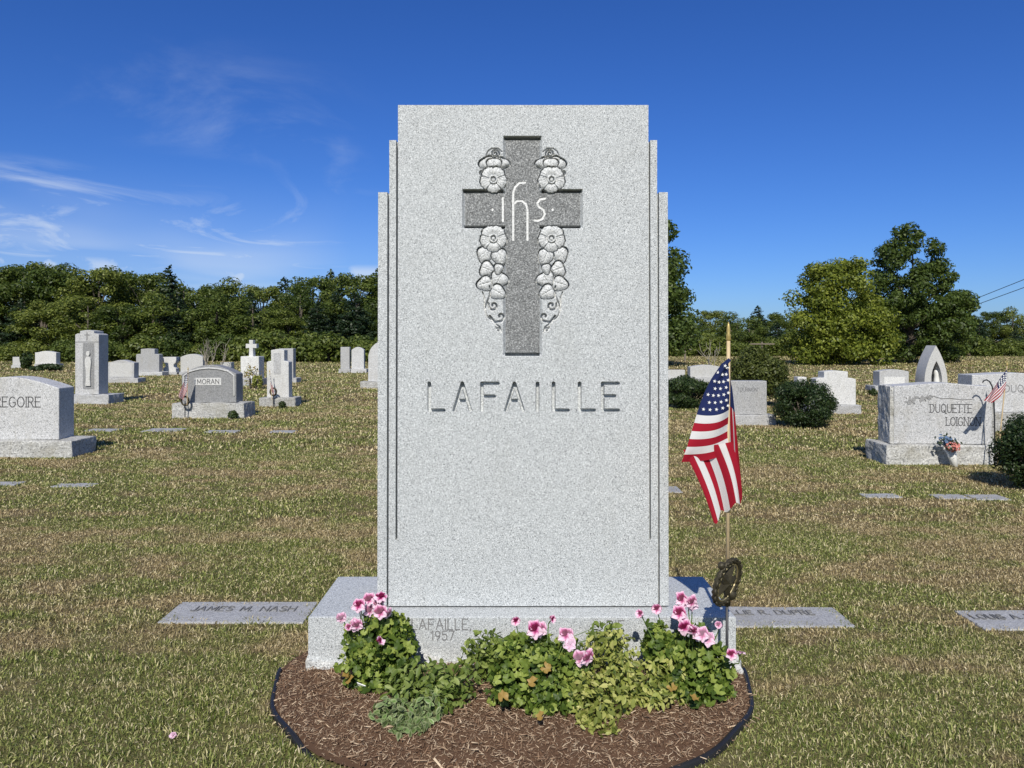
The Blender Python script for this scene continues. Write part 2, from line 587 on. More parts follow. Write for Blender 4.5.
def mulch_mat(name, c1, c2, c3):
    m, t = mat(name)
    geo = t.n('ShaderNodeNewGeometry')
    r = geo.outputs['Random Per Island']
    c = t.ramp(r, [(0.0, c1), (0.45, c2), (0.8, tuple((a + b) / 2 for a, b in zip(c2, c3))), (1.0, c3)])
    n = t.noise(geo.outputs['Position'], 130, 4, 0.7)
    c = t.mix(t.math('MULTIPLY', n, 0.55), c, (0.06, 0.032, 0.018))
    b = t.n('ShaderNodeBsdfPrincipled', Roughness=0.85)
    b.inputs['Specular IOR Level'].default_value = 0.2
    t.t.links.new(c, b.inputs['Base Color'])
    out(t, b.outputs[0])
    return m


M['ground'] = ground_mat()
M['grass'] = grass_mat()
M['mulch_bed'] = mulch_mat('mulch_soil', (0.11, 0.065, 0.04), (0.12, 0.07, 0.043), (0.14, 0.085, 0.055))
M['mulch_chip'] = mulch_mat('bark_chip', (0.13, 0.075, 0.046), (0.34, 0.215, 0.135), (0.85, 0.68, 0.48))

# ------------------------------------------------------------------ stroke lettering
def arc(cx, cy, rx, ry, a0, a1, n=12):
    return [(cx + rx * math.cos(R(a0 + (a1 - a0) * i / n)), cy + ry * math.sin(R(a0 + (a1 - a0) * i / n))) for i in range(n + 1)]


G = {  # width, strokes (unit height)
    'A': (0.72, [[(0, 0), (0.36, 1)], [(0.36, 1), (0.72, 0)], [(0.13, 0.36), (0.59, 0.36)]]),
    'D': (0.7, [[(0, 0), (0, 1)], [(0, 1)] + arc(0.25, 0.5, 0.45, 0.5, 90, -90) + [(0, 0)]]),
    'E': (0.55, [[(0, 0), (0, 1)], [(0, 1), (0.55, 1)], [(0, 0.53), (0.42, 0.53)], [(0, 0), (0.55, 0)]]),
    'F': (0.55, [[(0, 0), (0, 1)], [(0, 1), (0.55, 1)], [(0, 0.52), (0.42, 0.52)]]),
    'G': (0.75, [arc(0.4, 0.5, 0.4, 0.5, 45, 330, 18), [(0.75, 0.24), (0.75, 0.45), (0.48, 0.45)]]),
    'I': (0.0, [[(0, 0), (0, 1)]]),
    'J': (0.4, [[(0.4, 1), (0.4, 0.2)] + arc(0.2, 0.2, 0.2, 0.2, 0, -180, 8)]),
    'L': (0.5, [[(0, 1), (0, 0)], [(0, 0), (0.5, 0)]]),
    'M': (0.85, [[(0, 0), (0.05, 1)], [(0.05, 1), (0.425, 0.2)], [(0.425, 0.2), (0.8, 1)], [(0.8, 1), (0.85, 0)]]),
    'N': (0.72, [[(0, 0), (0, 1)], [(0, 1), (0.72, 0)], [(0.72, 0), (0.72, 1)]]),
    'O': (0.8, [arc(0.4, 0.5, 0.4, 0.5, 0, 360, 22)]),
    'P': (0.55, [[(0, 0), (0, 1)], [(0, 1)] + arc(0.28, 0.75, 0.27, 0.25, 90, -90, 10) + [(0, 0.5)]]),
    'Q': (0.8, [arc(0.4, 0.5, 0.4, 0.5, 0, 360, 22), [(0.45, 0.22), (0.82, -0.12)]]),
    'R': (0.6, [[(0, 0), (0, 1)], [(0, 1)] + arc(0.3, 0.75, 0.27, 0.25, 90, -90, 10) + [(0, 0.5)], [(0.28, 0.5), (0.62, 0)]]),
    'S': (0.55, [arc(0.28, 0.75, 0.26, 0.25, 20, 270, 12) + arc(0.28, 0.25, 0.28, 0.25, 90, -160, 12)]),
    'T': (0.66, [[(0, 1), (0.66, 1)], [(0.33, 1), (0.33, 0)]]),
    'U': (0.7, [[(0, 1), (0, 0.33)] + arc(0.35, 0.33, 0.35, 0.33, 180, 360, 12) + [(0.7, 1)]]),
    'H': (0.7, [[(0, 0), (0, 1)], [(0.7, 0), (0.7, 1)], [(0, 0.52), (0.7, 0.52)]]),
    '1': (0.2, [[(0, 0.8), (0.2, 1), (0.2, 0)]]),
    '5': (0.5, [[(0.48, 1), (0.06, 1), (0.03, 0.58)] + arc(0.22, 0.32, 0.28, 0.32, 110, -150, 14)]),
    '7': (0.5, [[(0, 1), (0.5, 1), (0.14, 0)]]),
    '9': (0.5, [arc(0.25, 0.7, 0.25, 0.3, 0, 360, 16), [(0.5, 0.7), (0.46, 0.35), (0.22, 0)]]),
    ',': (0.1, [[(0.08, 0.08), (0.0, -0.14)]]),
    '.': (0.05, [[(0.0, 0.0), (0.03, 0.05)]]),
    '-': (0.9, [[(0, 0.0), (0.9, 0.0)]]),
}


def text_lines(txt, x0, x1, z0, h, word=None):
    """polylines (x,z) that set txt between x0 and x1 on baseline z0"""
    gap = 0.26
    wd = [0.35 if c == ' ' else G[c][0] for c in txt]
    W = sum(wd) + gap * (len(txt) - 1)
    k = (x1 - x0) / W
    res = []; x = 0; nw_ = 0
    for c, wc in zip(txt, wd):
        nw_ += c == ' '
        if c != ' ' and word in (None, nw_):
            for pl in G[c][1]:
                res.append([(x0 + (x + p[0]) * k, z0 + p[1] * h) for p in pl])
        x += wc + gap
    return res


def add_text(mb, txt, x0, x1, z0, h, y, wd, serif=0.0, thick=0.003, word=None):
    """thin raised strokes on a front face at y; their dark colour stands for engraved shade"""
    q = 0
    lines = text_lines(txt, x0, x1, z0, h, word)
    if serif > 0:
        for pl in list(lines):
            for p in (pl[0], pl[-1]):
                if len(pl) == 2:
                    lines.append([(p[0] - serif, p[1]), (p[0] + serif, p[1])])
    for pl in lines:
        for a, b in zip(pl[:-1], pl[1:]):
            d = np.array(b) - np.array(a); L = np.linalg.norm(d)
            if L < 1e-6:
                continue
            d /= L; n = np.array((-d[1], d[0])) * wd / 2
            a2 = np.array(a) - d * wd * 0.4; b2 = np.array(b) + d * wd * 0.4
            q = (q + 1) % 9
            yy = y - 0.0007 - q * 0.00008
            c4 = [a2 - n, b2 - n, b2 + n, a2 + n]
            mb.add([(c[0], yy, c[1]) for c in c4] + [(c[0], y + thick, c[1]) for c in c4],
                   [(0, 1, 2, 3), (0, 4, 5, 1), (1, 5, 6, 2), (2, 6, 7, 3), (3, 7, 4, 0)])


def seg_dist(X, Z, a, b):
    ax, az_ = a; bx, bz = b
    dx_, dz_ = bx - ax, bz - az_
    L2 = dx_ * dx_ + dz_ * dz_ + 1e-12
    t = np.clip(((X - ax) * dx_ + (Z - az_) * dz_) / L2, 0, 1)
    return np.hypot(X - ax - t * dx_, Z - az_ - t * dz_)


def poly_dist(X, Z, lines):
    d = np.full(X.shape, 1e9)
    for pl in lines:
        for a, b in zip(pl[:-1], pl[1:]):
            d = np.minimum(d, seg_dist(X, Z, a, b))
    return d


# ------------------------------------------------------------------ the ground
g = MB()
g.add([(-2500, -2500, 0), (2500, -2500, 0), (2500, 2500, 0), (-2500, 2500, 0)], [(0, 1, 2, 3)])
ground = g.build('ground', M['ground'])
ground['kind'] = 'structure'

# footprints where no grass grows: (x0,x1,y0,y1)
flat_specs = []   # filled below, used by the grass
BED = (0.0, 2.95, 0.885, 0.735)                  # mulch bed: centre x, y, radii


# ------------------------------------------------------------------ the main monument
DT = 3.09
S = F / DT
mon = thing('monument', 'tall stepped granite monument with carved cross and the name LAFAILLE above the flower bed', 'gravestone', (0.042, 3.25, 0))


def tx(x):
    return (x - CX) / S


def tz(y):
    return H - (y - HY) / S


def fine_patch(x0, x1, y0, y1, n_per_px, depth_fn):
    """pixel-space rectangle -> grid of world points and per-face class"""
    nx = int((x1 - x0) * n_per_px); ny = int((y1 - y0) * n_per_px)
    xs = np.linspace(x0, x1, nx + 1); ys = np.linspace(y0, y1, ny + 1)
    X, Y = np.meshgrid(xs, ys)
    dep, cls = depth_fn(X, Y)
    V = np.stack([tx(X), DT + dep, tz(Y)], axis=2).reshape(-1, 3)
    i = np.arange(ny)[:, None] * (nx + 1) + np.arange(nx)[None]
    Q = np.stack([i, i + nx + 1, i + nx + 2, i + 1], axis=2).reshape(-1, 4)
    fc = cls[:-1, :-1].reshape(-1)
    return V, Q, fc


def sub(V, Q):
    u, inv = np.unique(Q.ravel(), return_inverse=True)
    return V[u], inv.reshape(Q.shape)


MX = 522.5   # axis of the carving


def cross_depth(X, Y):
    def boxd(x0, x1, y0, y1):
        dx_ = np.maximum(x0 - X, X - x1); dy_ = np.maximum(y0 - Y, Y - y1)
        return np.maximum(dx_, dy_)
    sdf = np.minimum(boxd(503, 542, 136, 356), boxd(462, 583, 189, 228.5))
    dep = 0.017 * np.clip(-sdf / 2.6, 0, 1)
    # square-cut upper edges
    for (x0, x1, y0) in ((503, 542, 136), (462, 583, 189)):
        msk = (X > x0 + 1) & (X < x1 - 1) & (Y >= y0) & (Y < y0 + 3.4) & (sdf < 0)
        if y0 == 189:
            msk &= (X < 503) | (X > 542)
        dep[msk] = 0.05 * np.clip((Y[msk] - y0) / 0.4, 0, 1) * np.clip((y0 + 3.4 - Y[msk]) / 0.5, 0.34, 1)
    # undercut grooves along the lower edges
    gro = ((Y > 224.9) & (Y < 228.2) & (X > 464) & (X < 581) & ((X < 505) | (X > 540))) | ((Y > 353) & (Y < 356) & (X > 505) & (X < 540))
    dep[gro] = 0.06
    cls = np.zeros(X.shape, dtype=int)
    cls[sdf < -2.6] = 1
    side = (X < MX)
    Xm = np.where(side, X, 2 * MX - X)
    flo = np.zeros(X.shape, dtype=bool)

    def outline(d, wdt=1.0, dp=0.032):
        msk = (d > 0) & (d < wdt)
        dep[msk] = np.maximum(dep[msk], dp)
        flo[msk] = True

    def leaf(cx, cy, rx, ry, ang, base=0.0):
        ca, sa = math.cos(R(ang)), math.sin(R(ang))
        u = ((Xm - cx) * ca + (Y - cy) * sa) / rx
        v = (-(Xm - cx) * sa + (Y - cy) * ca) / ry
        th = np.arctan2(v, u)
        rr = np.hypot(u, v) / (1 + 0.11 * np.cos(3 * th))
        d = (rr - 1) * min(rx, ry)
        outline(d)
        ins = d <= 0
        dome = base + 0.001 + 0.011 * rr ** 3.5
        crease = 0.004 * np.exp(-(v * ry / 0.5) ** 2) * (np.abs(u) < 0.8)
        for k in (-0.35, 0.15):
            crease = crease + 0.0015 * np.exp(-(((np.abs(v) - (u - k) * 0.9) * ry) / 0.55) ** 2) * (u > k)
        dep[ins] = (dome + crease)[ins]
        flo[ins] = True

    def flower(cx, cy, rad):
        r = np.hypot(Xm - cx, Y - cy); th = np.arctan2(Y - cy, Xm - cx) + 0.35
        Rr = rad * (0.86 + 0.12 * np.abs(np.sin(2.5 * th)) ** 0.7 + 0.018 * np.cos(19 * th))
        d = r - Rr
        outline(d)
        ins = d <= 0
        q = r / Rr
        dome = 0.003 + 0.009 * (q - 0.66) ** 2 / 0.16
        cre = 0.007 * np.exp(-(np.sin(2.5 * th) * r / 0.75) ** 2) * (q > 0.3) * (np.sin(2.5 * th) ** 2 < 0.5)
        vein = 0.0008 * (0.5 + 0.5 * np.cos(25 * th)) * (q > 0.35)
        dd = dome + cre + vein
        dd = np.where(r < 4.3, 0.001 + 0.001 * (r - 3.6) ** 2, dd)
        dd = np.where((r < 2.9), 0.017, dd)
        dd = np.where(r < 1.5, 0.004, dd)
        dep[ins] = dd[ins]
        flo[ins] = True

    def spiral(pts, wd, dp=0.018, raised=False):
        d = poly_dist(Xm, Y, [pts])
        msk = d < wd
        if raised:
            dep[(d < wd + 1.1)] = np.maximum(dep[(d < wd + 1.1)], 0.014)
            dep[msk] = 0.002 + 0.006 * (d[msk] / wd) ** 2
        else:
            dep[msk] = np.maximum(dep[msk], dp * np.clip((1 - d[msk] / wd) * 2.5, 0, 1))
        flo[d < wd + 0.6] = True

    def curl(cx, cy, r0, turns, start, sgn=1, n=26):
        return [(cx + r0 * (1 - 0.8 * i / n) * math.cos(R(start + sgn * 360 * turns * i / n)),
                 cy + r0 * (1 - 0.8 * i / n) * math.sin(R(start + sgn * 360 * turns * i / n))) for i in range(n + 1)]

    # upper spray
    leaf(487, 163, 6.5, 7.5, 60); leaf(501.5, 162, 5, 7.5, 110); leaf(494, 164, 6.5, 7, 90)
    spiral([(500, 158)] + curl(495, 153.5, 4.6, 1.5, 40, -1), 0.9)
    spiral([(486, 155), (488, 151), (492, 148.2), (498, 148.4), (502, 151.5)], 0.7, 0.012)
    spiral([(484, 176)] + curl(481.8, 172.5, 2.6, 1.2, 90, 1), 0.8)
    flower(493.3, 179, 13.6)
    # lower spray
    leaf(484.8, 254.5, 8, 7.5, 100); leaf(499.4, 256.5, 8, 7.2, 70)
    leaf(486.8, 269, 6.8, 7.5, 20); leaf(499.2, 279, 7.5, 8.5, 120); leaf(484.8, 283.5, 7.4, 7, 165)
    leaf(497.6, 292, 7.5, 7, 30); leaf(498.5, 268.5, 5, 4.2, 100)
    flower(493.3, 238, 13.6)
    spiral([(489.5, 286), (490.5, 294), (487, 302), (485, 309)], 1.0, 0.02)
    spiral([(482.5, 292), (484.5, 298), (484.2, 308), (487, 316), (494, 322.5), (500, 327), (501.5, 332)], 0.75, 0.014)
    spiral([(488, 303)] + curl(493.5, 305.5, 5.2, 1.1, 200, -1), 1.15, 0.022)
    spiral([(490, 316), (495, 322), (501, 321)] + curl(500.3, 316.5, 4.6, 0.8, 90, -1), 1.15, 0.022)
    spiral([(496, 327)] + curl(498.5, 330, 2.4, 1.0, 200, 1), 0.7, 0.012)
    cls[flo & side] = 2
    cls[flo & ~side] = 3
    # the monogram, cut white in the dark panel
    mono = [[(502.7, 197), (502.7, 220)], [(513, 239), (513, 192), (515, 186), (519, 182), (525, 181.5)],
            [(513.2, 203), (517, 200), (522, 200), (526, 203), (527.3, 209), (527.3, 239)],
            [(545, 197.5), (540, 198.5), (537.3, 202), (538.5, 205.5), (543.5, 209), (544.8, 213), (542.5, 218), (538, 220), (534.5, 219.5)],
            [(492.2, 208.3), (492.2, 209.1)], [(552.8, 208.3), (552.8, 209.1)]]
    dm = poly_dist(X, Y, mono)
    mk = dm < 1.0
    cls[mk] = 4
    dep[mk] = 0.0185
    e = np.minimum(np.minimum(X - 456, 589 - X), np.minimum(Y - 130, 362 - Y))
    dep = dep * np.clip(e / 1.0, 0, 1)
    return dep, cls


big_lines = []
LET = [('L', 429.5, 444), ('A', 454.5, 470.5), ('F', 482, 498), ('A', 506, 523), ('I', 537.5, 537.5), ('L', 553.5, 568), ('L', 579.5, 594), ('E', 602.5, 618)]
for ch, a, b in LET:
    wg = G[ch][0]
    for pl in G[ch][1]:
        big_lines.append([(a + (p[0] / wg * (b - a) if wg else 0), 410.5 - p[1] * 27) for p in pl])


def name_depth(X, Y):
    d = poly_dist(X, Y, big_lines)
    dep = 0.026 * np.clip((1.8 - d) / 0.5, 0, 1)
    cls = np.where(d < 1.8, 5, 0)
    return dep, cls


V1, Q1, c1 = fine_patch(456, 589, 130, 362, 2.8, cross_depth)
V2, Q2, c2 = fine_patch(424, 624, 378, 416, 2.8, name_depth)

# stepped body: cells of the front face with a depth, None outside the silhouette
X3a, X3b = 378.0, 668.0
xb = [X3a, 387.2, 389.2, 396.0, 398.0, 424, 456, 589, 624, 648.4, 650.4, 657.2, 659.2, X3b]
yb = [105, 130, 140, 192, 362, 378, 416, 540, 606]
colz = [192, 192, 140, 140, 105, 105, 105, 105, 105, 140, 140, 192, 192]
YB = DT + 0.30
tab = MB()


def wx(x, y):
    """front-face X with the slight outward batter of the sides"""
    k = 1 + 0.006 * max(0.0, (y - 192) / 414.0)
    return 0.042 + (tx(x) - 0.042) * k


def cell(i, j):
    ymid = (yb[j] + yb[j + 1]) / 2; xm = (xb[i] + xb[i + 1]) / 2
    top = {0: 192, 1: 140, 2: 140, 3: 105, 4: 105}.get(i if i <= 4 else (12 - i if i >= 8 else 4), 105)
    if i in (0, 12):
        top = 192
    elif i in (1, 11):
        top = 192
    elif i in (2, 10):
        top = 140
    elif i in (3, 9):
        top = 140
    else:
        top = 105
    if ymid < top:
        return None
    d = 0.0
    if i in (1, 11):
        d = 0.035
    if i in (3, 9) and ymid < 540:
        d = 0.035
    if i in (0, 12):
        d = 0.004
    if i in (2, 10):
        d = 0.002
    if ymid > 540 and i in (2, 3, 9, 10):
        d = 0.0
    return d


nx_, ny_ = len(xb) - 1, len(yb) - 1
D_ = [[cell(i, j) for j in range(ny_)] for i in range(nx_)]


def dv(i, j):
    if i < 0 or j < 0 or i >= nx_ or j >= ny_:
        return None
    return D_[i][j]


for i in range(nx_):
    for j in range(ny_):
        d = D_[i][j]
        if d is None:
            continue
        x0, x1, ya, yb_ = xb[i], xb[i + 1], yb[j], yb[j + 1]
        p = lambda x, y, dd: (wx(x, y), (DT + dd) if dd is not None else YB, tz(y))
        fine = (i == 6 and 130 <= ya < 362) or (i in (5, 6, 7) and ya == 378)
        if not fine:
            tab.add([p(x0, yb_, d), p(x1, yb_, d), p(x1, ya, d), p(x0, ya, d)], [(0, 1, 2, 3)])
        tab.add([p(x0, yb_, None), p(x1, yb_, None), p(x1, ya, None), p(x0, ya, None)], [(3, 2, 1, 0)])
        for (di, dj, e0, e1) in ((-1, 0, (x0, ya), (x0, yb_)), (1, 0, (x1, yb_), (x1, ya)), (0, -1, (x1, ya), (x0, ya)), (0, 1, (x0, yb_), (x1, yb_))):
            nd = dv(i + di, j + dj)
            if nd is None or nd > d:
                tab.add([p(*e0, d), p(*e0, nd), p(*e1, nd), p(*e1, d)], [(0, 1, 2, 3)])
ME = tab
me_v = np.array(ME.v)
tq = np.array([f for f in ME.f])
Vt, Qt = [me_v], [tq]
off = len(me_v)
for (V, Q, c) in ((V1, Q1, c1), (V2, Q2, c2)):
    # the body's own batter for x so that patches meet the plain cells
    yy = HY - (V[:, 2] - H) * S
    k = 1 + 0.006 * np.maximum(0.0, (yy - 192) / 414.0)
    V[:, 0] = 0.042 + (V[:, 0] - 0.042) * k
    v, q = sub(V, Q[c == 0])
    Vt.append(v); Qt.append(q + off); off += len(v)
tablet = np_obj('tablet', np.concatenate(Vt), [np.concatenate(Qt)], M['granite'], mon)
cr = np_obj('cross', *[(a, [b]) for a, b in [sub(V1, Q1[c1 == 1])]][0], M['granite_dark'], mon)
for k in (2, 3):
    v, q = sub(V1, Q1[c1 == k])
    fo = np_obj('floral_carving', v, [q], M['granite_carved'], mon, smooth=True)
v, q = sub(V1, Q1[c1 == 4])
np_obj('monogram', v, [q], M['granite_fresh'], cr)
v, q = sub(V2, Q2[c2 == 5])
np_obj('lettering', v, [q], M['granite'], mon)
cr['label'] = 'darker recessed cross panel'

# base: sawn top and upper front, rock-faced below
BF, BB, BT = 2.985, 3.5, 0.226
bx0, bx1 = -0.79, 0.868


def base_mesh():
    # a box with fine grids; displacement on sides and lower front
    faces_v, faces_q, o = [], [], 0

    def grid(fn, nu, nv):
        nonlocal o
        u, v_ = np.meshgrid(np.linspace(0, 1, nu + 1), np.linspace(0, 1, nv + 1))
        P = fn(u.ravel(), v_.ravel())
        i = np.arange(nv)[:, None] * (nu + 1) + np.arange(nu)[None]
        faces_v.append(P); faces_q.append(np.stack([i, i + 1, i + nu + 2, i + nu + 1], axis=2).reshape(-1, 4) + o)
        o += len(P)
    z0 = -0.05
    grid(lambda u, v: np.stack([bx0 + u * (bx1 - bx0), np.full(u.shape, BF), z0 + v * (BT - z0)], 1), 260, 44)      # front
    grid(lambda u, v: np.stack([np.full(u.shape, bx1), BF + u * (BB - BF), z0 + v * (BT - z0)], 1), 80, 44)          # right
    grid(lambda u, v: np.stack([np.full(u.shape, bx0), BB - u * (BB - BF), z0 + v * (BT - z0)], 1), 80, 44)          # left
    grid(lambda u, v: np.stack([bx1 - u * (bx1 - bx0), np.full(u.shape, BB), z0 + v * (BT - z0)], 1), 60, 12)        # back
    grid(lambda u, v: np.stack([bx0 + u * (bx1 - bx0), BF + v * (BB - BF), np.full(u.shape, BT)], 1), 260, 80)       # top
    P = np.concatenate(faces_v)
    cx, cy = (bx0 + bx1) / 2, (BF + BB) / 2
    jag = 0.085 + 0.045 * (vnoise(P * np.array([1, 1, 0.2]), 9, 3) - 0.5) * 2
    low = np.clip((jag - P[:, 2]) / 0.05, 0, 1)
    nz = vnoise(P, 14, 4) + 0.35 * vnoise(P, 46, 2)
    amt = low * (0.002 + 0.034 * np.clip(nz - 0.42, -0.2, 1))
    hx, hy = (bx1 - bx0) / 2, (BB - BF) / 2
    ex = np.clip((np.abs(P[:, 0] - cx) - hx + 0.03) / 0.03, 0, 1) * np.sign(P[:, 0] - cx)
    ey = np.clip((np.abs(P[:, 1] - cy) - hy + 0.03) / 0.03, 0, 1) * np.sign(P[:, 1] - cy)
    P[:, 0] += ex * amt * 1.2; P[:, 1] += ey * amt
    # worn arris
    ed = np.abs(P[:, 2] - BT) < 1e-6
    near = np.minimum(hx - np.abs(P[:, 0] - cx), hy - np.abs(P[:, 1] - cy))
    P[ed & (near < 1e-6), 2] -= 0.003
    return P, np.concatenate(faces_q), low


Pb, Qb, low = base_mesh()
fl = low[Qb].mean(1) > 0.25
v, q = sub(Pb, Qb[~fl])
base = np_obj('base', v, [q], M['granite'], mon)
v, q = sub(Pb, Qb[fl])
np_obj('rock_face', v, [q], M['granite_rock'], base, smooth=False)
jn = MB(); jn.box(tx(381), tx(665.5), DT + 0.007, YB - 0.01, BT - 0.001, tz(606) + 0.001)
jn.build('setting_joint', M['letter'], mon)
Sb = F / BF
bX = lambda x: (x - CX) / Sb
bZ = lambda y: H - (y - HY) / Sb
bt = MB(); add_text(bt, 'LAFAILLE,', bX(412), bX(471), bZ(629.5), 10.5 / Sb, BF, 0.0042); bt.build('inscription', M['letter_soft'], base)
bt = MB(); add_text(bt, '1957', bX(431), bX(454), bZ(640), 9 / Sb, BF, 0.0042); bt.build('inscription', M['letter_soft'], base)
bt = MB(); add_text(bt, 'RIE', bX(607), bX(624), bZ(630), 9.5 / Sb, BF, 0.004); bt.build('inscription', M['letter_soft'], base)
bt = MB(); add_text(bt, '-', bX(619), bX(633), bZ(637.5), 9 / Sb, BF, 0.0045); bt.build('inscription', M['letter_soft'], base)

# ------------------------------------------------------------------ other gravestones
def arch_outline(x0, x1, z0, z1, zs, n=14, flat=1.0):
    """rectangle with a segmental top: corners at zs, crown at z1"""
    o = [(x0, z0), (x1, z0), (x1, zs)]
    for i in range(1, n):
        t = i / n
        o.append((x1 + (x0 - x1) * t, zs + (z1 - zs) * (math.sin(PI * t) ** flat)))
    o.append((x0, zs))
    return o


def stone(label, die, base, thick=0.25, top='flat', m='stone_far', mb_='stone_rough', group='gravestones in the rows behind the monument',
          shoulder=None, inset=0.1, rough_side=False):
    """die = (x0,x1,ytop,ybot), base = (x0,x1,ytop,ybot) in photo pixels of the front faces"""
    D = gD(base[3])
    Dd = D + inset
    bx0_, bx1_ = gx(base[0], D), gx(base[1], D)
    zt = gz(base[2], D)
    root = thing('gravestone', label, 'gravestone', ((bx0_ + bx1_) / 2, D + inset + thick / 2, 0), group)
    bs = MB(); bs.box(bx0_, bx1_, D, D + thick + 2 * inset, -0.05, zt)
    bs.build('base', M[mb_], root, cut=3, wob=0.02, wscale=9, bevel=0.012)
    x0, x1 = gx(die[0], Dd), gx(die[1], Dd)
    z1 = gz(die[2], Dd); z0 = zt + 0.002
    if top == 'flat':
        ol = [(x0, z0), (x1, z0), (x1, z1), (x0, z1)]
    elif top == 'arch':
        zs = gz(shoulder if shoulder else die[2] + 4, Dd)
        ol = arch_outline(x0, x1, z0, z1, zs)
    elif top == 'round':
        r = (x1 - x0) / 2
        ol = arch_outline(x0, x1, z0, z1, z1 - r * 0.95, 18, 0.55)
    elif top == 'step':       # narrower upper block on wide shoulders
        zs = gz(shoulder, Dd); wq = (x1 - x0) * 0.2
        ol = [(x0, z0), (x1, z0), (x1, zs - 0.02), (x1 - wq * 0.5, zs), (x1 - wq, zs), (x1 - wq, z1 - 0.02), ((x0 + x1) / 2, z1), (x0 + wq, z1 - 0.02), (x0 + wq, zs), (x0 + wq * 0.5, zs), (x0, zs - 0.02)]
    elif top == 'serp':
        zs = gz(shoulder, Dd); n = 16
        ol = [(x0, z0), (x1, z0)]
        for i in range(n + 1):
            t = i / n
            ol.append((x1 + (x0 - x1) * t, zs + (z1 - zs) * (0.5 - 0.5 * math.cos(2 * PI * t))))
    d = MB(); d.prism(ol, Dd, Dd + thick)
    do = d.build('die', M[m], root, bevel=0.012 if not rough_side else 0.005)
    root.rotation_euler = (R(rng.normal() * 0.5), R(rng.normal() * 0.45), R(rng.normal() * 1.2))
    return root, Dd, zt, (x0, x1, z0, z1), do


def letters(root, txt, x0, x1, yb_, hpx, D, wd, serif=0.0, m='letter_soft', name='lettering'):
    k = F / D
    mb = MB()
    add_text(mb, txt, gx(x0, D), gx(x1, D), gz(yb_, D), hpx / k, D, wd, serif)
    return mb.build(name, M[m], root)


def panel(root, x0, x1, y0, y1, D, m, name='panel', proud=0.004, t=0.01):
    mb = MB(); mb.box(gx(x0, D), gx(x1, D), D - proud, D + t, gz(y1, D), gz(y0, D))
    return mb.build(name, M[m], root)


# left side
r, D, zt, bb, _ = stone('wide grey GREGOIRE gravestone on a rough base at the left edge', (-42, 59, 377, 440), (-52, 72, 441, 458), 0.3, 'arch', shoulder=388, inset=0.1)
letters(r, 'GREGOIRE', -13, 40, 407, 10, D, 0.011, 0.006, 'letter')

r, D, zt, bb, _ = stone('tall narrow stele with a carved figure in a sunken panel and a small cross', (75, 99, 330, 395), (67, 109, 395, 404.5), 0.36, 'step', shoulder=333.5, inset=0.12, mb_='stone_far')
panel(r, 83, 94.5, 343, 389, D, 'stone_mid', 'carved_panel')
sc_ = MB()
ks = F / D
sc_.prism([(gx(88.8 + a_, D), gz(b_, D)) for a_, b_ in ((-2.6, 386), (2.6, 386), (2.0, 378), (2.4, 370), (3.2, 363), (2.8, 358.5), (1.2, 356.5), (-1.2, 356.5), (-2.8, 358.5), (-3.2, 363), (-2.2, 370), (-2.0, 378))], D - 0.035, D)
sc_.prism([(gx(88.8, D) + 1.9 / ks * math.cos(t), gz(353.6, D) + 2.6 / ks * math.sin(t)) for t in np.linspace(0, 2 * PI, 14, endpoint=False)], D - 0.038, D)
sc_.build('carved_figure', M['stone_white'], r, bevel=0.006)
kx = MB()
kx.box(gx(86.6, D), gx(87.6, D), D - 0.003, D + 0.01, gz(340.5, D), gz(332.5, D)); kx.box(gx(84.6, D), gx(89.6, D), D - 0.0025, D + 0.01, gz(335.5, D), gz(334.5, D))
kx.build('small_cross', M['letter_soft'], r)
hl = MB(); hl.box(gx(75.2, D), gx(98.8, D), D - 0.003, D + 0.01, gz(342.4, D), gz(341.6, D)); hl.build('band', M['stone_mid'], r)

r, D, zt, bb, _ = stone('low wide grey gravestone on a pale base just right of the tall stele', (107.5, 134, 360, 378), (106, 138, 378, 383), 0.3, 'serp', shoulder=362.5, mb_='stone_far')
panel(r, 109.5, 132, 363, 376.5, D, 'stone_white', 'polished_face', 0.003)
r, D, zt, bb, _ = stone('grey gravestone with a narrow raised block on its top behind the low stones', (136, 159, 348.5, 372), (134, 162, 372, 376), 0.3, 'step', shoulder=354, mb_='stone_far', inset=0.12)
# urn-shaped stone
Du = gD(375)
r = thing('gravestone', 'small waisted pedestal gravestone with flared top between two wider stones', 'gravestone', (gx(169.5, Du), Du, 0), 'gravestones in the rows behind the monument')
ku = F / Du
ped = MB()
ol = [(-6.5, 372), (6.5, 372), (6.3, 368.5), (4.2, 367), (4.0, 364.5), (6.0, 362.5), (6.7, 360), (6.7, 357), (-6.7, 357), (-6.7, 360), (-6, 362.5), (-4, 364.5), (-4.2, 367), (-6.3, 368.5)]
ped.prism([(gx(169.5 + a, Du), gz(b, Du)) for a, b in ol], Du, Du + 0.3); ped.build('die', M['stone_white'], r, bevel=0.01)
pb = MB(); pb.box(gx(161.5, Du), gx(178, Du), Du - 0.1, Du + 0.4, -0.03, gz(372, Du)); pb.build('base', M['stone_far'], r, bevel=0.01)

stone('plain rounded-top white gravestone behind the MORAN stone', (180.5, 203, 354, 372), (179, 205, 372, 375.5), 0.3, 'arch', shoulder=357, m='stone_white', mb_='stone_far')
stone('small low white gravestone peeking over the right shoulder of the MORAN stone', (220.5, 231.5, 362.3, 371), (219, 233, 371, 375), 0.3, 'flat', m='stone_white', mb_='stone_far')

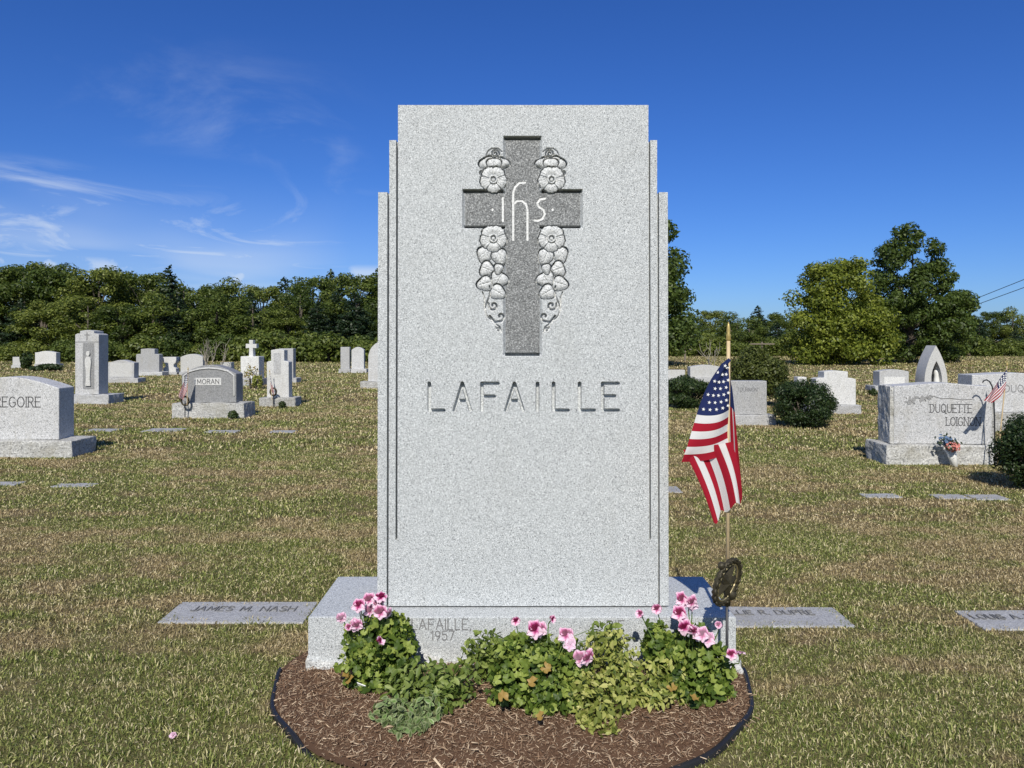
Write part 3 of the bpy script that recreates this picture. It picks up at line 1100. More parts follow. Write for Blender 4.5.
r, D, zt, bb, die_o = stone('dark grey arched MORAN gravestone on a rough base with a small flag', (181.5, 237, 365, 402), (171.5, 245, 403.5, 418.5), 0.3, 'arch', shoulder=374, m='stone_mid', inset=0.1)
panel(r, 195, 222, 378, 385.2, D, 'stone_white', 'name_plate', 0.006)
letters(r, 'MORAN', 197.5, 219.5, 384, 4.6, D - 0.006, 0.011, 0, 'letter')
rim = MB()
pts = [(gx(x, D), D - 0.004, gz(y, D)) for x, y in ((183.5, 396), (183.7, 376), (190, 371.5), (200, 369), (209, 368.2), (219, 369), (229, 371.5), (235, 376), (235.2, 396))]
rim.tube(pts, 0.016, 6); rim.build('carved_border', M['stone_white'], r)
MORAN_D = D

# cross monument
Dc = gD(386)
r = thing('gravestone', 'white gravestone topped by a free-standing stone cross behind a flowering shrub', 'gravestone', (gx(248, Dc), Dc, 0), 'gravestones in the rows behind the monument')
b = MB(); b.box(gx(236.5, Dc), gx(260, Dc), Dc, Dc + 0.75, -0.04, gz(379, Dc)); b.build('base', M['stone_far'], r, bevel=0.012)
b = MB(); b.box(gx(239, Dc), gx(257.5, Dc), Dc + 0.12, Dc + 0.6, gz(379, Dc) + 0.002, gz(356.5, Dc)); b.build('die', M['stone_white'], r, bevel=0.02)
b = MB()
pp = [(245.7, 357), (250.3, 357), (249.8, 348), (253.5, 348.3), (253.5, 343.8), (249.8, 344.2), (250.1, 340), (245.9, 340), (246.2, 344.2), (242.6, 343.8), (242.6, 348.3), (246.2, 348)]
b.prism([(gx(x, Dc), gz(y, Dc)) for x, y in pp], Dc + 0.25, Dc + 0.45); b.build('stone_cross', M['stone_white'], r, bevel=0.01)

r, D, zt, bb, _ = stone('tall white gravestone with sloped shoulders and a small flag on its base', (267, 289, 349, 397), (259, 295, 398, 407), 0.25, 'step', shoulder=361, m='stone_white', inset=0.1)
panel(r, 274, 281, 353, 374, D, 'stone_far', 'carved_panel', 0.005)
TALL_D = D
stone('tall flat-topped gravestone standing right behind the white shouldered one', (279, 293.5, 348.5, 378), (277, 297, 378, 383), 0.25, 'flat', m='stone_far', mb_='stone_far')

stone('narrow flat-topped gravestone left of a rounded one beside the monument', (340.5, 349.5, 347, 369), (338.5, 350.2, 369, 373), 0.25, 'flat', mb_='stone_far')
stone('rounded-top gravestone between a narrow stone and the big monument', (351.5, 364, 347, 369), (350.8, 366.5, 369, 373), 0.25, 'arch', shoulder=350, mb_='stone_far')
stone('round-headed gravestone half hidden by the left side of the monument', (368, 398, 341, 381), (360, 405, 382, 388.5), 0.25, 'round', mb_='stone_rough')
stone('small tapered gravestone at the far left edge of the rows', (12.5, 20.5, 357, 365), (11, 21.5, 365, 368.2), 0.3, 'flat', m='stone_white', mb_='stone_far')
stone('far white block gravestone with a vine on its right corner behind a low juniper', (35, 56, 351, 364), (34, 57, 364, 367), 0.35, 'serp', shoulder=352.5, m='stone_white', mb_='stone_far')

# right side
GR = 'gravestones in the rows behind the monument'
r, D, zt, bb, _ = stone('square grey gravestone partly hidden by the big flag, beside the rounded bush', (727, 767, 381, 415), (722, 776, 415.5, 425.5), 0.25, 'flat', mb_='stone_far')
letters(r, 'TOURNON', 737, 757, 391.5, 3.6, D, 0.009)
stone('white stepped gravestone with raised centre behind the right side of the rounded bush', (816, 856, 370.5, 405), (809, 861.5, 405.5, 414), 0.28, 'step', shoulder=378, m='stone_white', mb_='stone_far')
stone('tiny far gravestone seen above the rounded bush', (797.5, 806.5, 377, 383), (796.5, 807.5, 383, 385.5), 0.3, 'flat', m='stone_white', mb_='stone_far')
r, D, zt, bb, _ = stone('grey gravestone with a low arched top left of the DUQUETTE LOIGNON stone', (879.5, 909, 369.5, 386), (875, 911, 386, 391.5), 0.35, 'arch', shoulder=371.5, mb_='stone_far')
panel(r, 884, 905, 377, 385, D, 'stone_white', 'polished_face', 0.004)

# gothic niche
Dn = gD(392)
kn = F / Dn
r = thing('shrine', 'pointed gothic arch shrine of pale stone sheltering a white statue', 'shrine', (gx(936, Dn), Dn + 0.3, 0))
def ogive(x0, x1, ys, yt, n=12):
    """pointed arch sides from spring line ys to apex yt, pixels; returns right side up then left side down"""
    cx_ = (x0 + x1) / 2
    R_ = [(x1 - (x1 - cx_) * (i / n) ** 1.9, ys + (yt - ys) * (i / n)) for i in range(n + 1)]
    L_ = [(x0 + (cx_ - x0) * (i / n) ** 1.9, ys + (yt - ys) * (i / n)) for i in range(n, -1, -1)]
    return R_, L_
Ro, Lo = ogive(924.5, 947.5, 382, 345.5)
Ri, Li = ogive(931, 942, 380, 361)
b = MB()
# frame: strips between outer and inner outline, extruded
def strip(mb, A, B, y0, y1):
    n = len(A)
    vs = [(gx(x, Dn), y0, gz(y, Dn)) for x, y in A] + [(gx(x, Dn), y0, gz(y, Dn)) for x, y in B]
    vs += [(v[0], y1, v[2]) for v in vs]
    fs = []
    for i in range(n - 1):
        fs += [(i, i + 1, n + i + 1, n + i), (2 * n + i, 3 * n + i, 3 * n + i + 1, 2 * n + i + 1), (i, 2 * n + i, 2 * n + i + 1, i + 1), (n + i, n + i + 1, 3 * n + i + 1, 3 * n + i)]
    fs += [(0, n, 3 * n, 2 * n), (n - 1, 3 * n - 1, 4 * n - 1, 2 * n - 1)]
    mb.add(vs, fs)
strip(b, [(924.5, 386)] + Lo[::-1] + Ro[::-1][1:] + [(947.5, 386)], [(931, 386)] + Li[::-1] + Ri[::-1][1:] + [(942, 386)], Dn, Dn + 0.45)
b.build('arch', M['stone_white'], r)
b = MB(); b.prism([(gx(x, Dn), gz(y, Dn)) for x, y in [(926, 386), (946, 386)] + [(946 - 10 * (i / 8) ** 1.9, 380 - 30 * i / 8) for i in range(9)] + [(926 + 10 * (i / 8) ** 1.9, 380 - 30 * i / 8) for i in range(7, -1, -1)]], Dn + 0.3, Dn + 0.44)
b.build('back_wall', M['stone_mid'], r)
b = MB(); b.box(gx(921, Dn), gx(951, Dn), Dn - 0.1, Dn + 0.6, -0.04, gz(386, Dn)); b.build('base', M['stone_far'], r, bevel=0.015)
Dst = Dn + 0.17
st = thing('statue', 'small white robed statue standing inside the gothic arch', 'statue', (gx(936.5, Dst), Dst, gz(386, Dn)))
b = MB()
b.lathe([(2.6 / kn, 0), (3.0 / kn, 2 / kn), (2.7 / kn, 6 / kn), (2.3 / kn, 10 / kn), (2.7 / kn, 13 / kn), (2.2 / kn, 15 / kn), (1.0 / kn, 16.4 / kn), (1.35 / kn, 18 / kn), (1.2 / kn, 19.4 / kn), (0.5 / kn, 20.4 / kn)], (gx(936.5, Dst), Dst, gz(386, Dn) + 0.002), 14)
b.build('robed_figure', M['vase'], st, smooth=True)

# DUQUETTE LOIGNON
r, D, zt, bb, _ = stone('large grey gravestone carved DUQUETTE LOIGNON with rough sides on a wide rock-faced base', (894, 992, 383, 444), (886.5, 998, 445.5, 465), 0.28, 'serp', shoulder=386, inset=0.09)
DQ = D; DQB = D - 0.09
# rough left and right flanks
for xa, xb2 in ((890.3, 894.1), (991.9, 994)):
    fk = MB(); fk.box(gx(xa, D), gx(xb2, D), D + 0.012, D + 0.27, zt + 0.004, gz(387, D))
    fk.build('rough_flank', M['stone_rough'], r, cut=3, wob=0.02, wscale=16)
letters(r, 'DUQUETTE', 930, 971, 412.5, 8.2, D, 0.0085, 0.008, 'letter')
letters(r, 'LOIGNON', 946, 980, 425.5, 8.2, D, 0.0085, 0.008, 'letter')
orn = MB()
for k in range(34):
    t = k / 34
    a = rng.uniform(0, PI); L_ = rng.uniform(0.012, 0.03)
    xx = gx(906 + 26 * t ** 1.2 + rng.uniform(-2, 2), D); zz = gz(401 - 4 * t + rng.uniform(-5, 4) * (1 - 0.75 * t), D)
    orn.prism([(xx + L_ * math.cos(a + q) * (1 if q in (0, PI) else 0.4), zz + L_ * math.sin(a + q) * (1 if q in (0, PI) else 0.4)) for q in (0, PI / 2, PI, 3 * PI / 2)], D - 0.005 - 0.0001 * k, D + 0.003)
orn.tube([(gx(x, D), D - 0.001, gz(y, D)) for x, y in ((925, 397), (933, 396), (941, 398.5), (950, 398), (961, 399.5), (972, 399))], 0.005, 5)
orn.build('leaf_carving', M['letter_faint'], r)
# block stone seen over its left corner
stone('small dark polished block gravestone peeping over the left corner of the DUQUETTE LOIGNON stone', (891, 899.5, 385, 396), (889, 903, 396, 399.5), 0.25, 'flat', m='stone_mid', mb_='stone_mid')
# right-hand stone
r, D, zt, bb, _ = stone('wide grey gravestone at the right edge on a rough base behind the leaning flag', (971, 1062, 373, 412), (962, 1072, 413, 432), 0.35, 'serp', shoulder=375)
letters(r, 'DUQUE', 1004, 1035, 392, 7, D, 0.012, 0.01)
stone('far pale gravestone just right of the monument, above the clipped hedge', (690, 722, 365, 378), (687, 725, 378, 383), 0.35, 'arch', shoulder=367, m='stone_white', mb_='stone_far')
stone('far flat-topped pale gravestone close to the right side of the monument', (664, 685, 370, 379), (661, 688, 379, 383.5), 0.35, 'flat', m='stone_white', mb_='stone_far')

# ------------------------------------------------------------------ flat markers in the turf
def flat_marker(label, xl, xr, yt, yb_, txt=None, group='flat grave markers set in the turf', skew=0.0):
    D0, D1 = gD(yb_), gD(yt)
    x0, x1 = gx(xl, D0), gx(xr, D0)
    root = thing('flat_marker', label, 'flat marker', ((x0 + x1) / 2, (D0 + D1) / 2, 0), group)
    mb = MB(); mb.box(x0, x1, D0, D1, -0.05, 0.009)
    o = mb.build('slab', M['marker'], root, bevel=0.006, cut=2, wob=0.004, wscale=18)
    flat_specs.append((x0, x1, D0, D1))
    if txt:
        for line, f0, f1, q0, q1 in txt:
            hh = (q1 - q0) * (D1 - D0)
            for wi in range(line.count(' ') + 1):
                tb = MB()
                add_text(tb, line, x0 + f0 * (x1 - x0), x0 + f1 * (x1 - x0), D0 + q0 * (D1 - D0), hh, 0, 0.0055, word=wi)
                # strokes were laid in x,z: turn them onto the slab's top
                tb.v = [(x, z, 0.0128 - y) for x, y, z in tb.v]
                tb.build('lettering', M['letter_marker'], root)
    return root


flat_marker('long flat granite grave marker in the grass left of the monument base', 157, 303, 603.5, 624, [('JAMES M. NASH', 0.14, 0.88, 0.5, 0.72)])
flat_marker('long flat grave marker in the grass just right of the monument base', 724, 856, 608.5, 628, [('LILLIE R. DUPRE', 0.06, 0.78, 0.55, 0.76)])
flat_marker('flat grave marker cut by the right edge of the picture', 985, 1105, 612, 631, [('LOUIS A. DUPONT', 0.05, 0.95, 0.5, 0.72)])
for lab, a, b_, yt, yb_ in (
        ('small flat marker in the turf, leftmost of the back row below the tall stele', 82, 113, 429.2, 431.6),
        ('small flat marker in the turf, below and left of the MORAN stone', 140, 177, 428.8, 432),
        ('small flat marker in the turf, just below the middle of the MORAN base', 202, 235, 430.6, 433),
        ('small flat marker in the turf, below the tall shouldered white stone', 268, 293, 430.8, 433),
        ('flat marker at the left edge of the grass below the GREGOIRE stone', -22, 14, 482.5, 486),
        ('flat marker in the grass below the right end of the GREGOIRE base', 50, 89, 484, 487.5),
        ('flat marker in the grass below the left end of the DUQUETTE LOIGNON base', 867, 903, 494.5, 498.2),
        ('flat marker in the grass below the flower vase, left of the bush shadow', 940, 972, 495, 499.5),
        ('flat marker in the shadow of the dark bush at the right edge', 978, 1012, 495.5, 500.5),
        ('small pale flat marker beside the right flank of the monument behind the flag', 640, 683, 487, 493)):
    flat_marker(lab, a, b_, yt, yb_)

# ------------------------------------------------------------------ big flag, its stick and bronze holder
PX, PY = gx(728, 2.83), 2.83
kf = F / 2.83
fz = lambda y: gz(y, 2.83)
fx = lambda x: gx(x, 2.83)
hold = thing('flag_holder', 'dark bronze grave flag holder with a wreath ring on a rod beside the monument base', 'flag holder', (fx(727), PY, 0))
b = MB(); b.tube([(fx(727), PY, -0.08), (fx(727), PY, fz(600))], 0.0055, 10); b.build('rod', M['steel_dark'], hold, smooth=True)
b = MB(); b.tube([(fx(727.5), PY + 0.004, fz(606)), (fx(728), PY + 0.004, fz(566))], 0.012, 12); b.build('socket', M['bronze'], hold, smooth=True)
ringc = Vector((fx(725), PY - 0.022, fz(580)))
tilt = Matrix.Rotation(R(20), 3, 'Y') @ Matrix.Rotation(R(38), 3, 'Z')


def ring_pt(a, rx, rz, y=0.0):
    return ringc + tilt @ Vector((rx * math.cos(a), y, rz * math.sin(a)))


b = MB()
N_ = 44
b.tube([ring_pt(2 * PI * i / N_, 0.058, 0.082) for i in range(N_ + 1)], [0.0105 + 0.0025 * math.cos(i * PI) for i in range(N_ + 1)], 8)
for i in range(18):      # wreath leaves
    a = 2 * PI * i / 18
    c = ring_pt(a, 0.063, 0.087, -0.006); d = ring_pt(a + 0.26, 0.068, 0.092, -0.01)
    b.tube([c, (c + d) / 2, d], [0.004, 0.0055, 0.002], 6)
b.build('wreath_ring', M['bronze'], hold, smooth=True)
b = MB()
b.tube([ring_pt(2 * PI * i / 36, 0.047, 0.071, -0.004) for i in range(37)], 0.0035, 6)
b.build('inner_rim', M['bronze_rim'], hold, smooth=True)
b = MB()
star = [ring_pt(PI / 2 + PI * i / 5, (0.052 if i % 2 == 0 else 0.024) * 0.95, (0.075 if i % 2 == 0 else 0.032), -0.006) for i in range(10)]
star2 = [p + tilt @ Vector((0, 0.012, 0)) for p in star]
cen = ring_pt(0, 0, 0, -0.018)
b.add([cen] + star + star2, [(0, 1 + i, 1 + (i + 1) % 10) for i in range(10)] + [tuple(range(20, 10, -1))] + [(1 + i, 11 + i, 11 + (i + 1) % 10, 1 + (i + 1) % 10) for i in range(10)])
b.build('star_emblem', M['bronze'], hold)
b = MB()
for (ax, az_, rr) in ((-0.06, 0.055, 0.014), (0.06, -0.045, 0.022)):
    b = MB()
    c = ringc + tilt @ Vector((ax, 0.004, az_))
    b.lathe([(rr * math.cos(t), rr * math.sin(t)) for t in np.linspace(-PI / 2 + 0.05, PI / 2 - 0.05, 8)], tuple(c), 10)
    b.build('scroll_knob', M['bronze'], hold, smooth=True)

flag = thing('flag', 'large stars and stripes flag hanging limp from a wooden stick beside the monument', 'flag', (PX, PY, fz(566)))
b = MB(); b.tube([(fx(728), PY + 0.004, fz(600)), (fx(728.3), PY + 0.004, fz(450)), (fx(728.8), PY + 0.004, fz(338))], 0.0068, 12); b.build('stick', M['wood_pole'], flag, smooth=True)
b = MB(); b.lathe([(0.0065, 0), (0.0095, 0.006), (0.008, 0.016), (0.0095, 0.02), (0.0062, 0.028), (0.0074, 0.04), (0.005, 0.058), (0.0012, 0.07)], (fx(728.8), PY + 0.004, fz(341)), 14); b.build('finial', M['gold'], flag, smooth=True)


def flag_colour(u, v):
    """u along the fly 0..1, v up the hoist 0..1"""
    s_ = np.floor(np.clip(v, 0, 0.9999) * 13).astype(int) % 2
    red = np.array((0.4, 0.012, 0.03)); wh = np.array((0.8, 0.79, 0.78)); bl_ = np.array((0.018, 0.03, 0.115))
    c = np.where((s_ == 0)[:, None], red, wh)
    can = (u < 0.4) & (v > 6 / 13)
    c = np.where(can[:, None], bl_, c)
    return c


def cloth(name, parts, parent, star_map=None, star_r=0.011):
    """parts: list of (posfn(s,t), uvfn(s,t), ns, nt); colours are per face, so cells carry their own verts"""
    Vs, Qs, Cs, o = [], [], [], 0
    for pos, uv, ns, nt in parts:
        s_, t_ = np.meshgrid(np.arange(ns), np.arange(nt)); s_ = s_.ravel(); t_ = t_.ravel()
        for_c = []
        cor = [(0, 0), (1, 0), (1, 1), (0, 1)]
        P4 = [pos((s_ + a) / ns, (t_ + b_) / nt) for a, b_ in cor]
        u, v_ = uv((s_ + 0.5) / ns, (t_ + 0.5) / nt)
        V = np.stack(P4, 1).reshape(-1, 3)
        Cs.append(np.repeat(flag_colour(u, v_), 4, axis=0)); Vs.append(V)
        Qs.append(np.arange(len(V)).reshape(-1, 4) + o); o += len(V)
    ob = np_obj(name, np.concatenate(Vs), [np.concatenate(Qs)], M['cloth'], parent, smooth=False, cols=np.concatenate(Cs))
    # weld the cells and shade smooth: normals come from the welded copy
    me = ob.data
    for p in me.polygons:
        p.use_smooth = True
    return ob


def bil(c00, c10, c11, c01, s, t):
    c00, c10, c11, c01 = (np.array(c) for c in (c00, c10, c11, c01))
    s = s[:, None]; t = t[:, None]
    return c00 * (1 - s) * (1 - t) + c10 * s * (1 - t) + c11 * s * t + c01 * (1 - s) * t


def front_pos(s, t):
    """hanging front fold: s from the stick (0) to the left fold (1), t from the bottom (0) to the top (1)"""
    # rows: right end runs down the stick, left end down the outer fold
    xr = np.full(s.shape, 728.0); yr = 452 + (360 - 452) * t
    lt = np.array([0, 0.12, 0.3, 0.55, 0.66, 0.8, 0.92, 1.0])
    lx = np.interp(t, lt, [680, 684, 690, 699, 703.5, 710, 720, 727.5]); ly = np.interp(t, lt, [461, 449, 431, 405, 393, 379, 364, 358])
    x = xr + (lx - xr) * s; y = yr + (ly - yr) * s + 3.0 * np.sin(PI * s) * (1 - t * 0.3)
    dep = -0.010 - 0.022 * np.sin(PI * s) - 0.012 * np.sin(2.2 * PI * s + 3 * t) * s + 0.01 * np.sin(7 * t + 4 * s)
    D_ = PY + dep
    return np.stack([gx(x, 2.83), D_, gz(y, 2.83)], 1)


def front_uv(s, t):
    return s * 0.38, t


def low_pos(s, t):
    """the fly end swung down: s across the stripes (left to right), t down"""
    xt = 682 + (730 - 682) * s; yt = 449 - 8 * s
    xb_ = 711.5 + (741.5 - 711.5) * s; yb_ = 520.5 - 24 * s + 3 * np.sin(5 * s * PI)
    q = t + 0.12 * np.sin(PI * t)
    q = np.clip(q, 0, 1.03)
    x = xt + (xb_ - xt) * q + 2.0 * np.sin(PI * t) * (s - 0.5); y = yt + (yb_ - yt) * t
    dep = 0.0 - 0.02 * np.sin(3.0 * PI * s + 0.9) * (0.3 + 0.7 * t) - 0.012 * s
    return np.stack([gx(x, 2.83), PY - 0.014 + dep, gz(y, 2.83)], 1)


def low_uv(s, t):
    return 0.55 + 0.45 * t, 0.001 + s * 7.0 / 13


def side_pos(s, t):
    """narrow fold behind the stick on the right: s left to right, t down"""
    xt = 729 + 4.5 * s; yt = 372 + 14 * s
    xb_ = 730 + 13 * s; yb_ = 500 - 6 * s
    x = xt + (xb_ - xt) * (t ** 0.8); y = yt + (yb_ - yt) * t
    dep = 0.018 + 0.016 * np.sin(2.6 * PI * s + 2 * t) * (0.3 + 0.7 * t)
    return np.stack([gx(x, 2.83), PY + dep, gz(y, 2.83)], 1)


def side_uv(s, t):
    # canton shows at the top of this fold, stripes run down it below
    return np.where(t < 0.26, 0.2, 0.6), np.where(t < 0.26, 0.8, (1.0 + s * 3.999) / 13)


cl = cloth('flag_cloth', [(front_pos, front_uv, 40, 52), (low_pos, low_uv, 42, 34), (side_pos, side_uv, 16, 40)], flag)
stars = MB()


def star_at(posfn, s0, t0, rr, mb):
    e = 1e-3
    a = posfn(np.array([s0]), np.array([t0]))[0]
    ds = posfn(np.array([s0 + e]), np.array([t0]))[0] - a; ds /= np.linalg.norm(ds)
    n = np.array((0, -1.0, 0)); ups = np.array((0.25, 0, 1.0)); ups /= np.linalg.norm(ups)
    sd_ = np.cross(ups, n)
    base_ = a + n * 0.0035
    pts_ = [base_ + (sd_ * math.cos(q) + ups * math.sin(q)) * (rr if i % 2 == 0 else rr * 0.4) for i, q in enumerate([PI / 2 + PI * k / 5 for k in range(10)])]
    mb.add([base_] + pts_, [(0, 1 + i, 1 + (i + 1) % 10) for i in range(10)])


for rr_ in range(7):
    tt = 0.52 + rr_ * 0.068
    n_ = 5 if rr_ < 3 else (4 if rr_ < 5 else 3)
    for k in range(n_):
        s0 = (k + (0.75 if rr_ % 2 else 0.35)) / n_
        if 0.02 < s0 < 0.93:
            star_at(front_pos, s0, tt, 0.0072, stars)
stars.build('stars', M['star'], cl)


def small_flag(label, xp, yb_, yt, D, lean, side, length, group='small flags on graves', droop=68, hoist=0.30):
    """stick from (xp,yb_) to the top row yt; cloth hangs to one side"""
    x0, z0, z1 = gx(xp, D), gz(yb_, D), gz(yt, D)
    x1 = x0 + lean * (z1 - z0)
    root = thing('flag', label, 'flag', (x0, D, z0), group)
    mb = MB(); mb.tube([(x0, D, z0), (x1, D, z1)], 0.006, 8); mb.build('stick', M['wood_pole'], root)
    mb = MB(); mb.lathe([(0.006, 0), (0.011, 0.015), (0.006, 0.03), (0.001, 0.06)], (x1, D, z1), 10); mb.build('finial', M['gold'], root)
    a = R(droop)

    def pos(s, t):
        zz = z1 - 0.03 - hoist * (1 - t); xx = x0 + lean * (zz - z0)
        X = xx + side * length * s * math.cos(a) * (0.5 + 0.5 * t); Z = zz - length * s * math.sin(a) * (0.45 + 0.55 * t)
        Y = D - 0.012 - 0.035 * np.sin(5 * t + 4 * s) * s
        return np.stack([X, Y, Z], 1)
    cl_ = cloth('flag_cloth', [(pos, lambda s, t: (s, t), 24, 26)], root)
    sm = MB()
    for i in range(4):
        for j in range(4):
            star_at(pos, 0.05 + 0.095 * i, 0.53 + 0.12 * j, 0.012, sm)
    sm.build('stars', M['star'], cl_)
    return root


small_flag('small striped flag hanging at the left end of the MORAN stone', 187, 405, 370, MORAN_D - 0.22, 0.03, -1, 0.42, droop=70)
small_flag('small striped flag in front of the tall white shouldered gravestone', 272, 400, 372, TALL_D - 0.2, -0.08, 1, 0.36, droop=75, hoist=0.26)
small_flag('small striped flag on a leaning stick beside the DUQUETTE LOIGNON stone', 997, 466, 366, DQB - 0.3, 0.1, -1, 0.4, droop=52, hoist=0.2)
# holders for the two small flags on bases
for lab, xp, yb_, D, in (('round dark flag holder at the left end of the MORAN base', 184.5, 419, MORAN_D - 0.21), ('round dark flag holder on the base of the tall white shouldered stone', 273, 407, TALL_D - 0.19)):
    hh = thing('flag_holder', lab, 'flag holder', (gx(xp, D), D, 0), 'small flag holders on graves')
    mb = MB(); mb.tube([(gx(xp, D), D + 0.02, -0.03), (gx(xp, D), D + 0.02, 0.3)], 0.008, 8); mb.build('rod', M['steel_dark'], hh)
    mb = MB(); mb.tube([(gx(xp, D) + 0.06 * math.cos(a), D + 0.02, 0.3 + 0.07 * math.sin(a)) for a in np.linspace(0, 2 * PI, 25)], 0.016, 8); mb.build('ring', M['bronze'], hh, smooth=True)

# shepherd's hook by the DUQUETTE stone
Dh = DQ - 0.2
b = MB(); b.tube([(gx(995, Dh), Dh, 0)] + [(gx(x, Dh), Dh, gz(y, Dh)) for x, y in ((994.5, 420), (993.5, 392), (992, 386), (989.5, 381.5), (986.5, 379.8), (984, 380.6), (982.5, 382.5))], 0.007, 8)
ho = b.build('plant_hook', M['steel_dark'], None, smooth=True)
tag(ho, 'thin dark shepherd hook curving over the right end of the DUQUETTE LOIGNON stone', 'plant hook')

# vase with artificial flowers
Dv = DQB - 0.12
vs = thing('vase', 'white cone vase leaning before the DUQUETTE LOIGNON base', 'vase', (gx(953.5, Dv), Dv, 0))
b = MB()
c0 = Vector((gx(955.2, Dv), Dv, 0.0)); c1_ = Vector((gx(950.2, Dv), Dv, gz(449, Dv)))
b.tube([c0 - (c1_ - c0) * 0.2, c0 + (c1_ - c0) * 0.4, c1_], [0.022, 0.036, 0.052], 16)
b.build('cone', M['vase'], vs, smooth=True)


def bunch(label, name, cx_, cy_, rx, ry, D, petal, n, cat='flowers', stem_to=None):
    kk = F / D
    root = thing(name, label, cat, (gx(cx_, D), D, gz(cy_ + ry, D)))
    tv = np.array([(0, 0, 0)] + [(math.cos(a) * (1 if i % 2 == 0 else 0.6), math.sin(a) * (1 if i % 2 == 0 else 0.6), 0.25) for i, a in enumerate(np.linspace(0, 2 * PI, 10, endpoint=False))])
    tf = [(0, 1 + i, 1 + (i + 1) % 10) for i in range(10)]
    d = rng.normal(size=(n, 3)); d /= np.linalg.norm(d, axis=1, keepdims=True)
    rad = np.array((rx / kk, 0.07, ry / kk))
    P = np.array((gx(cx_, D), D, gz(cy_, D))) + d * rad * rng.uniform(0.5, 1, (n, 1))
    nn = d + np.array((0, -0.6, 0.3))
    V, q = scatter(tv, tf, P, frames(n, nn), rng.uniform(0.014, 0.024, n))
    np_obj('blooms', V, q, M[petal], root)
    m = n
    P = np.array((gx(cx_, D), D, gz(cy_, D))) + rng.normal(size=(m, 3)) * rad * 0.55
    tvl = np.array([(-1, 0, 0), (0, -0.4, 0.1), (1, 0, 0), (0, 0.4, 0.1)])
    V, q = scatter(tvl, [(0, 1, 2, 3)], P, frames(m, rng.normal(size=(m, 3))), rng.uniform(0.02, 0.035, m))
    np_obj('leaves', V, q, M['shrub'], root)
    return root


bunch('bunch of dark blue artificial flowers above the white vase', 'flower_bunch', 945.5, 440.5, 9, 6.5, Dv, 'blue_petal', 46)
bunch('bunch of coral red artificial flowers on the rim of the white vase', 'flower_bunch', 953, 446.5, 6.5, 5, Dv - 0.06, 'red_petal', 36)

# ------------------------------------------------------------------ shrubs, trees
leaf4 = np.array([(-1, 0, 0), (0, -0.5, 0.18), (1, 0, 0), (0, 0.5, 0.18)])


def leafcloud(centres, radii, n, size, up=0.35, inner=0.72):
    """leaves spread through a set of ellipsoid clumps, thickest near their skins"""
    k = len(centres)
    w_ = radii.prod(1) ** (2 / 3); w_ /= w_.sum()
    idx = rng.choice(k, n, p=w_)
    d = rng.normal(size=(n, 3)); d /= np.linalg.norm(d, axis=1, keepdims=True)
    rr = inner + (1 - inner) * rng.random((n, 1)) ** 0.7
    rr *= rng.choice([1.0, 1.0, 1.0, 0.75, 1.12], (n, 1))
    P = centres[idx] + d * radii[idx] * rr
    nn = d + rng.normal(size=(n, 3)) * 0.55 + np.array((0, 0, up))
    return scatter(leaf4, [(0, 1, 2, 3)], P, frames(n, nn), rng.uniform(0.7, 1.3, n) * size)


def crown_clumps(rad, z0, z1, n, clump, shape):
    """clump centres inside a crown of revolution; shape(t)-> radius factor for t from bottom to top"""
    c = []
    while len(c) < n:
        t = rng.random(); a = rng.uniform(0, 2 * PI)
        if rng.random() > shape(t) ** 1.2 + 0.06:
            continue
        r_ = rad * shape(t) * math.sqrt(rng.uniform(0.12, 1.0))
        c.append((r_ * math.cos(a) * 0.96, r_ * math.sin(a) * 0.96, z0 + (z1 - z0) * t))
    c = np.array(c)
    s_ = clump * rng.uniform(0.65, 1.3, (n, 1)) * np.array((1.15, 1.15, 0.78))
    return c, s_


def make_tree(name, label, cat, loc, H_, rad, z0, nclump, clump, nleaf, leaf, m, shape, group=None, conifer=False, bark='bark'):
    root = thing(name, label, cat, loc, group)
    L = np.array(loc)
    if conifer:
        P = []; n_tier = max(10, int(H_ * 2.2))
        cs, rs = [], []
        for i in range(n_tier):
            t = i / n_tier
            z = z0 + (H_ - z0) * (t ** 0.92)
            rr = rad * shape(t)
            for k in range(int(5 + 7 * (1 - t))):
                a = rng.uniform(0, 2 * PI); f = rng.uniform(0.35, 1.0)
                cs.append((rr * f * math.cos(a), rr * f * math.sin(a), z - 0.25 * rr * f + rng.uniform(-0.2, 0.2)))
                rs.append((0.34 * rr + 0.15, 0.34 * rr + 0.15, 0.12 + 0.08 * rr))
        cs, rs = np.array(cs), np.array(rs)
    else:
        cs, rs = crown_clumps(rad, z0 + clump * 0.3, H_ - clump * 0.6, nclump, clump, shape)
    V, q = leafcloud(cs + L, rs, nleaf, leaf, up=0.1 if conifer else 0.35, inner=0.3 if conifer else 0.6)
    np_obj('crown', V, q, M[m], root)
    tr = MB()
    tr.tube([L + np.array((0.02 * H_ * math.sin(2 * t) * (1 if t > 0 else 0), 0, H_ * 0.86 * t - 0.1)) for t in np.linspace(0, 1, 7)], [(0.028 if group else 0.017) * H_ * (1 - 0.86 * t) + 0.01 for t in np.linspace(0, 1, 7)], 9)
    if not conifer:
        sel = rng.choice(len(cs), min(len(cs), 16), replace=False)
        for i in sel:
            e = L + cs[i]; zb = max(H_ * 0.16, cs[i][2] * 0.55)
            s0 = L + np.array((0, 0, zb))
            tr.tube([s0, s0 * 0.5 + e * 0.5 + np.array((0, 0, 0.03 * H_)), e], [0.011 * H_, 0.006 * H_, 0.002 * H_], 6)
    tr.build('trunk', M[bark], root)
    return root


def copy_tree(root, loc, rz, scl):
    r_ = root.copy(); C.objects.link(r_)
    r_.location = loc; r_.rotation_euler = (0, 0, rz); r_.scale = scl
    for ch in root.children:
        c = ch.copy(); C.objects.link(c); c.parent = r_
    return r_


